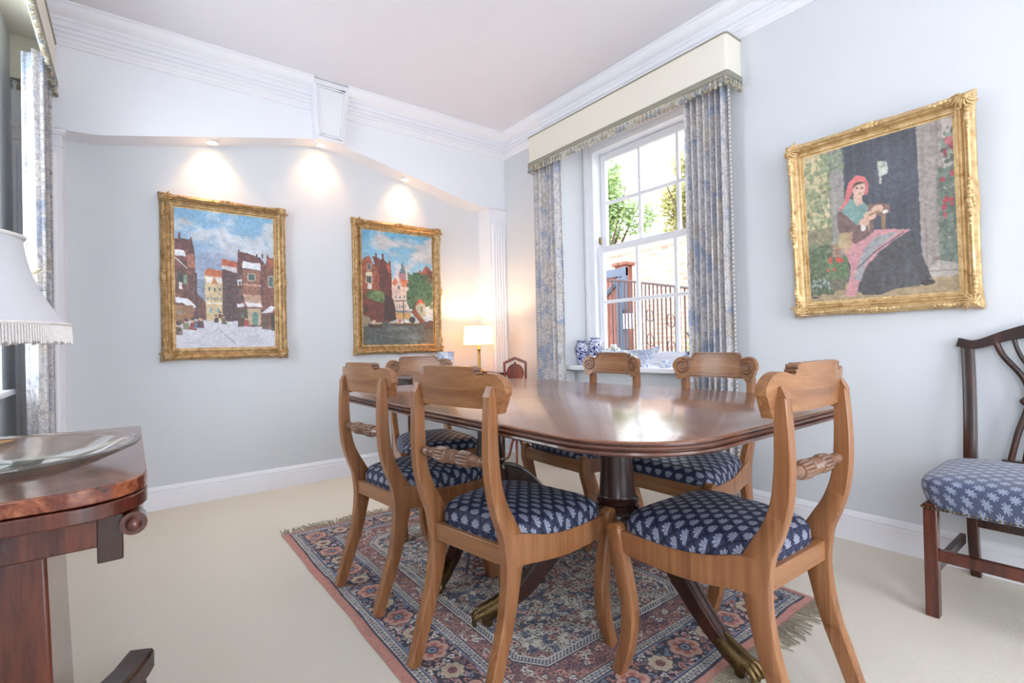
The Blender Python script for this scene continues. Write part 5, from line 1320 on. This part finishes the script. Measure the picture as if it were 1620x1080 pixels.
g = thing('porcelain_basket', 'cream porcelain flower basket against the lower window pane', 'ornament', (2.738, 2.385, WZ0))
b = MB(); b.prism([(-.045, 0), (.045, 0), (.066, .075), (-.066, .075)], -.022, .022, 'x'); b.build('basket', M['porcelain'], g, bevel=.006)
b = MB(); q = random.Random(8)
for k in range(46):
    y = q.uniform(-.066, .066); z = .075+q.uniform(0, .075)*(1-(abs(y)/.08)**2); b.ball((q.uniform(-.018, .018), y, z), q.uniform(.008, .015), (1, 1, 1), 7)
b.build('porcelain_flowers', M['porcelain'], g, smooth=60)
# light switch
s = thing('light_switch', 'small white wall switch behind the nearest chair back', 'switch', (XW, .902, .604))
b = MB(); b.box(-.009, -.0005, -.043, .043, -.043, .043); b.build('plate', M['plastic'], s, bevel=.002)
b = MB(); b.box(-.013, -.008, -.006, .006, -.011, .011); b.build('rocker', M['plastic'], s, bevel=.001)
# lilies beyond the fringed lamp
l_ = thing('lily_vase', 'cream lilies in a glass vase behind the fringed lamp', 'flowers', (-.436, 2.60, .768))
MB().lathe([(.0001, 0), (.034, 0), (.040, .01), (.036, .10), (.030, .16), (.040, .19), (.037, .19), (.027, .16), (.033, .02), (.0001, .012)], 28).build('vase', M['porcelain_wht'], l_, smooth=50)
b = MB(); stems = [(.115, .14, .47), (.095, .11, .42), (-.03, -.03, .40)]
for (x, y, z) in stems: b.tube(smooth_curve([(0, 0, .04), (x*.3, y*.3, .22), (x, y, z)], 10), .0035, 6)
b.build('stem', M['leafdark'], l_)
def petal(b, c, d, L, W_, up=.3):
    c = Vector(c); d = Vector(d).normalized(); s2 = d.cross(Vector((0, 0, 1))).normalized(); n_ = s2.cross(d); vs = []
    for i in range(7):
        f = i/6; w2 = W_*math.sin(PI*min(1, f*.95+.05))**.8
        p = c+d*L*f+n_*(up*L*f*f); vs += [tuple(p-s2*w2), tuple(p+n_*(-.12*w2)), tuple(p+s2*w2)]
    b.add(vs, [(i*3+j, i*3+j+1, (i+1)*3+j+1, (i+1)*3+j) for i in range(6) for j in range(2)])
for (x, y, z) in stems:
    b = MB()
    for k in range(6): a = k*PI/3+x*20; petal(b, (x, y, z), (math.cos(a), math.sin(a), .55), .075, .017, -.15)
    b.build('flower', M['lily'], l_, smooth=60, solid=.001)
b = MB()
for k in range(9): a = k*2.4; petal(b, (.01*math.cos(a)+.008*k, .01*math.sin(a)+.008*k, .20+.022*k), (math.cos(a), math.sin(a), .7), .12, .014, -.35)
b.build('leaves', M['leafdark'], l_, smooth=60, solid=.001)

# ------------------------------------------------------------------ the garden outside
b = MB(); b.box(XF+.28, 18, -4, 18, -.25, -.05); o = b.build('terrace', M['paving'], smooth=0); struct(o, 'pale stone terrace outside the window', 'ground')
def railing():
    t = thing('railing', 'wrought iron garden railing seen through the lower sash', 'railing', (0, 0, 0))
    P = [(4.62, 4.30, 1.70), (4.72, 3.90, 1.66), (4.20, 2.72, 1.425), (4.0, 2.3, 1.35)]
    b = MB(); b.tube(P, .013, 8); b.tube([(p[0], p[1], p[2]-1.55) for p in P], .011, 8); b.build('rail', M['iron'], t, smooth=60)
    tot = [((Vector(P[i+1])-Vector(P[i])).length) for i in range(3)]; L = sum(tot); n = 26
    for k in range(n+1):
        d = L*k/n; i = 0
        while i < 2 and d > tot[i]: d -= tot[i]; i += 1
        p = Vector(P[i]).lerp(Vector(P[i+1]), min(1, d/tot[i])); b = MB(); b.tube([p, p-Vector((0, 0, 1.55))], .009, 6); b.build('bar', M['iron'], t)
        if k % 5 == 2 and k > 8:
            b = MB(); e = (Vector(P[3])-Vector(P[2])).normalized()
            for zc in (.35, .62, .9, 1.15):
                for s_ in (-1, 1): b.tube([p-Vector((0, 0, zc))+e*s_*(.03+.045*math.sin(a))+Vector((0, 0, .06*math.cos(a))) for a in [q*.5 for q in range(10)]], .006, 5)
            b.build('scroll', M['iron'], t)
railing()
gt = thing('garden_gate', 'brown boarded gate with blue-grey frame behind the railing', 'gate', (5.0, 4.60, 0), 0)
b = MB()
for k in range(7): b.box(-.02, .02, -.52+k*.15, -.375+k*.15, -.05, 1.80)
b.build('board', M['gatewood'], gt, bevel=.004)
b = MB(); b.box(-.06, -.021, -.55, .55, 1.76, 1.86); b.box(-.06, -.021, -.55, .55, .72, .84); b.box(-.062, -.021, -.55, -.48, -.05, 1.87)
b.tube([(-.04, -.46, 1.76), (-.04, .5, 1.0)], .03, 4); b.tube([(-.04, .5, .7), (-.04, -.46, .05)], .035, 4); b.build('gate_frame', M['greypaint'], gt)
o = MB().box(4.74, 4.83, 3.955, 4.05, -.05, 1.70).build('gate_post', M['greypaint'], bevel=.01); tag(o, 'square grey timber post beside the railing', 'post')
o = MB().box(5.60, 5.76, 4.60, 4.80, -.05, 2.02).box(5.57, 5.79, 4.57, 4.83, 2.02, 2.07).build('gate_pier', M['gatewood'], bevel=.01); tag(o, 'brown capped gate pier behind the grey post', 'post')
lt = thing('garden_lantern', 'small pale blue garden lantern fixed to the side of the grey post', 'lantern', (4.785, 3.9035, 1.08))
b = MB(); b.box(-.04, .04, -.045, .05, 0, .19); b.build('body', M['china_light'], lt, bevel=.004); b = MB(); b.lathe([(.075, .19), (.02, .25), (.0001, .27)], 4); b.tube([(0, 0, .25), (0, 0, .33)], .008, 6); b.build('cap', M['iron'], lt, smooth=20)
w_ = MB(); w_.box(7.0, 7.3, -3, 6.6, -.05, 2.50); o = w_.build('garden_wall', M['brick'], smooth=0)
gw = thing('brick_wall', 'pink brick garden wall with stone coping beyond the railing', 'wall', (0, 0, 0)); o.parent = gw; o.name = 'brickwork'
b = MB(); b.box(6.95, 7.35, -3, 6.6, 2.50, 2.58); b.build('coping', M['brick'], gw, smooth=0, bevel=.01)
o = MB().box(10.3, 10.7, 6.9, 10.5, -.05, 3.4).build('outbuilding', M['brick'], smooth=0); ob = thing('outbuilding', 'pale brick outbuilding with a low roof beyond the gate', 'building', (0, 0, 0)); o.parent = ob; o.name = 'walls'
b = MB(); b.prism([(10.1, 3.4), (10.9, 3.4), (10.5, 3.8)], 6.7, 10.7, 'y'); b.build('roof', M['paving'], ob, smooth=0)
def tree(loc, cr, cz, n, mat, label, seed, leaf=.07):
    t = thing('garden_tree', label, 'tree', loc, group=None); q = random.Random(seed)
    b = MB(); b.tube(smooth_curve([(0, 0, -.05), (.05, .04, cz*.5), (0, 0, cz)], 10), lambda f: .12-.06*f, 8)
    for k in range(7):
        a = k*.9; b.tube([(0, 0, cz*.55), (math.cos(a)*cr*.4, math.sin(a)*cr*.4, cz*.85), (math.cos(a)*cr*.75, math.sin(a)*cr*.75, cz*1.1)], lambda f: .04-.03*f, 5)
    b.build('trunk', M['bark'], t, smooth=60)
    cl = [(q.uniform(-.6, .6)*cr, q.uniform(-.6, .6)*cr, cz+q.uniform(-.8, .8)*cr, q.uniform(.25, .42)*cr) for _ in range(24)]
    vs = []; fs = []
    for k in range(n):
        c = q.choice(cl); p = Vector((q.gauss(0, 1), q.gauss(0, 1), q.gauss(0, 1))).normalized()*c[3]*q.uniform(.5, 1); p += Vector(c[:3])
        u = Vector((q.gauss(0, 1), q.gauss(0, 1), q.gauss(0, 1))).normalized(); v = u.orthogonal().normalized(); s2 = leaf*q.uniform(.5, 1.2); o0 = len(vs)
        vs += [tuple(p-u*s2), tuple(p+v*s2*.45), tuple(p+u*s2), tuple(p-v*s2*.45)]; fs.append((o0, o0+1, o0+2, o0+3))
    b = MB(); b.v = vs; b.f = fs; o = b.build('foliage', mat, t, smooth=0)
tree((8.3, 7.5, 0), 1.25, 3.75, 22000, M['leaf'], 'green tree showing in the left panes of the sash window', 1)
tree((9.6, 5.7, 0), 1.25, 3.8, 22000, M['leaf2'], 'golden green tree above the brick wall in the middle panes', 2)
tree((8.6, 3.3, 0), 1.05, 3.5, 18000, M['leaf'], 'leafy tree above the wall nearest the right-hand curtain', 3)
tree((6.3, 3.75, 0), .42, .95, 1500, M['leaf'], 'low green bush in front of the brick wall, behind the railing', 4, .04)
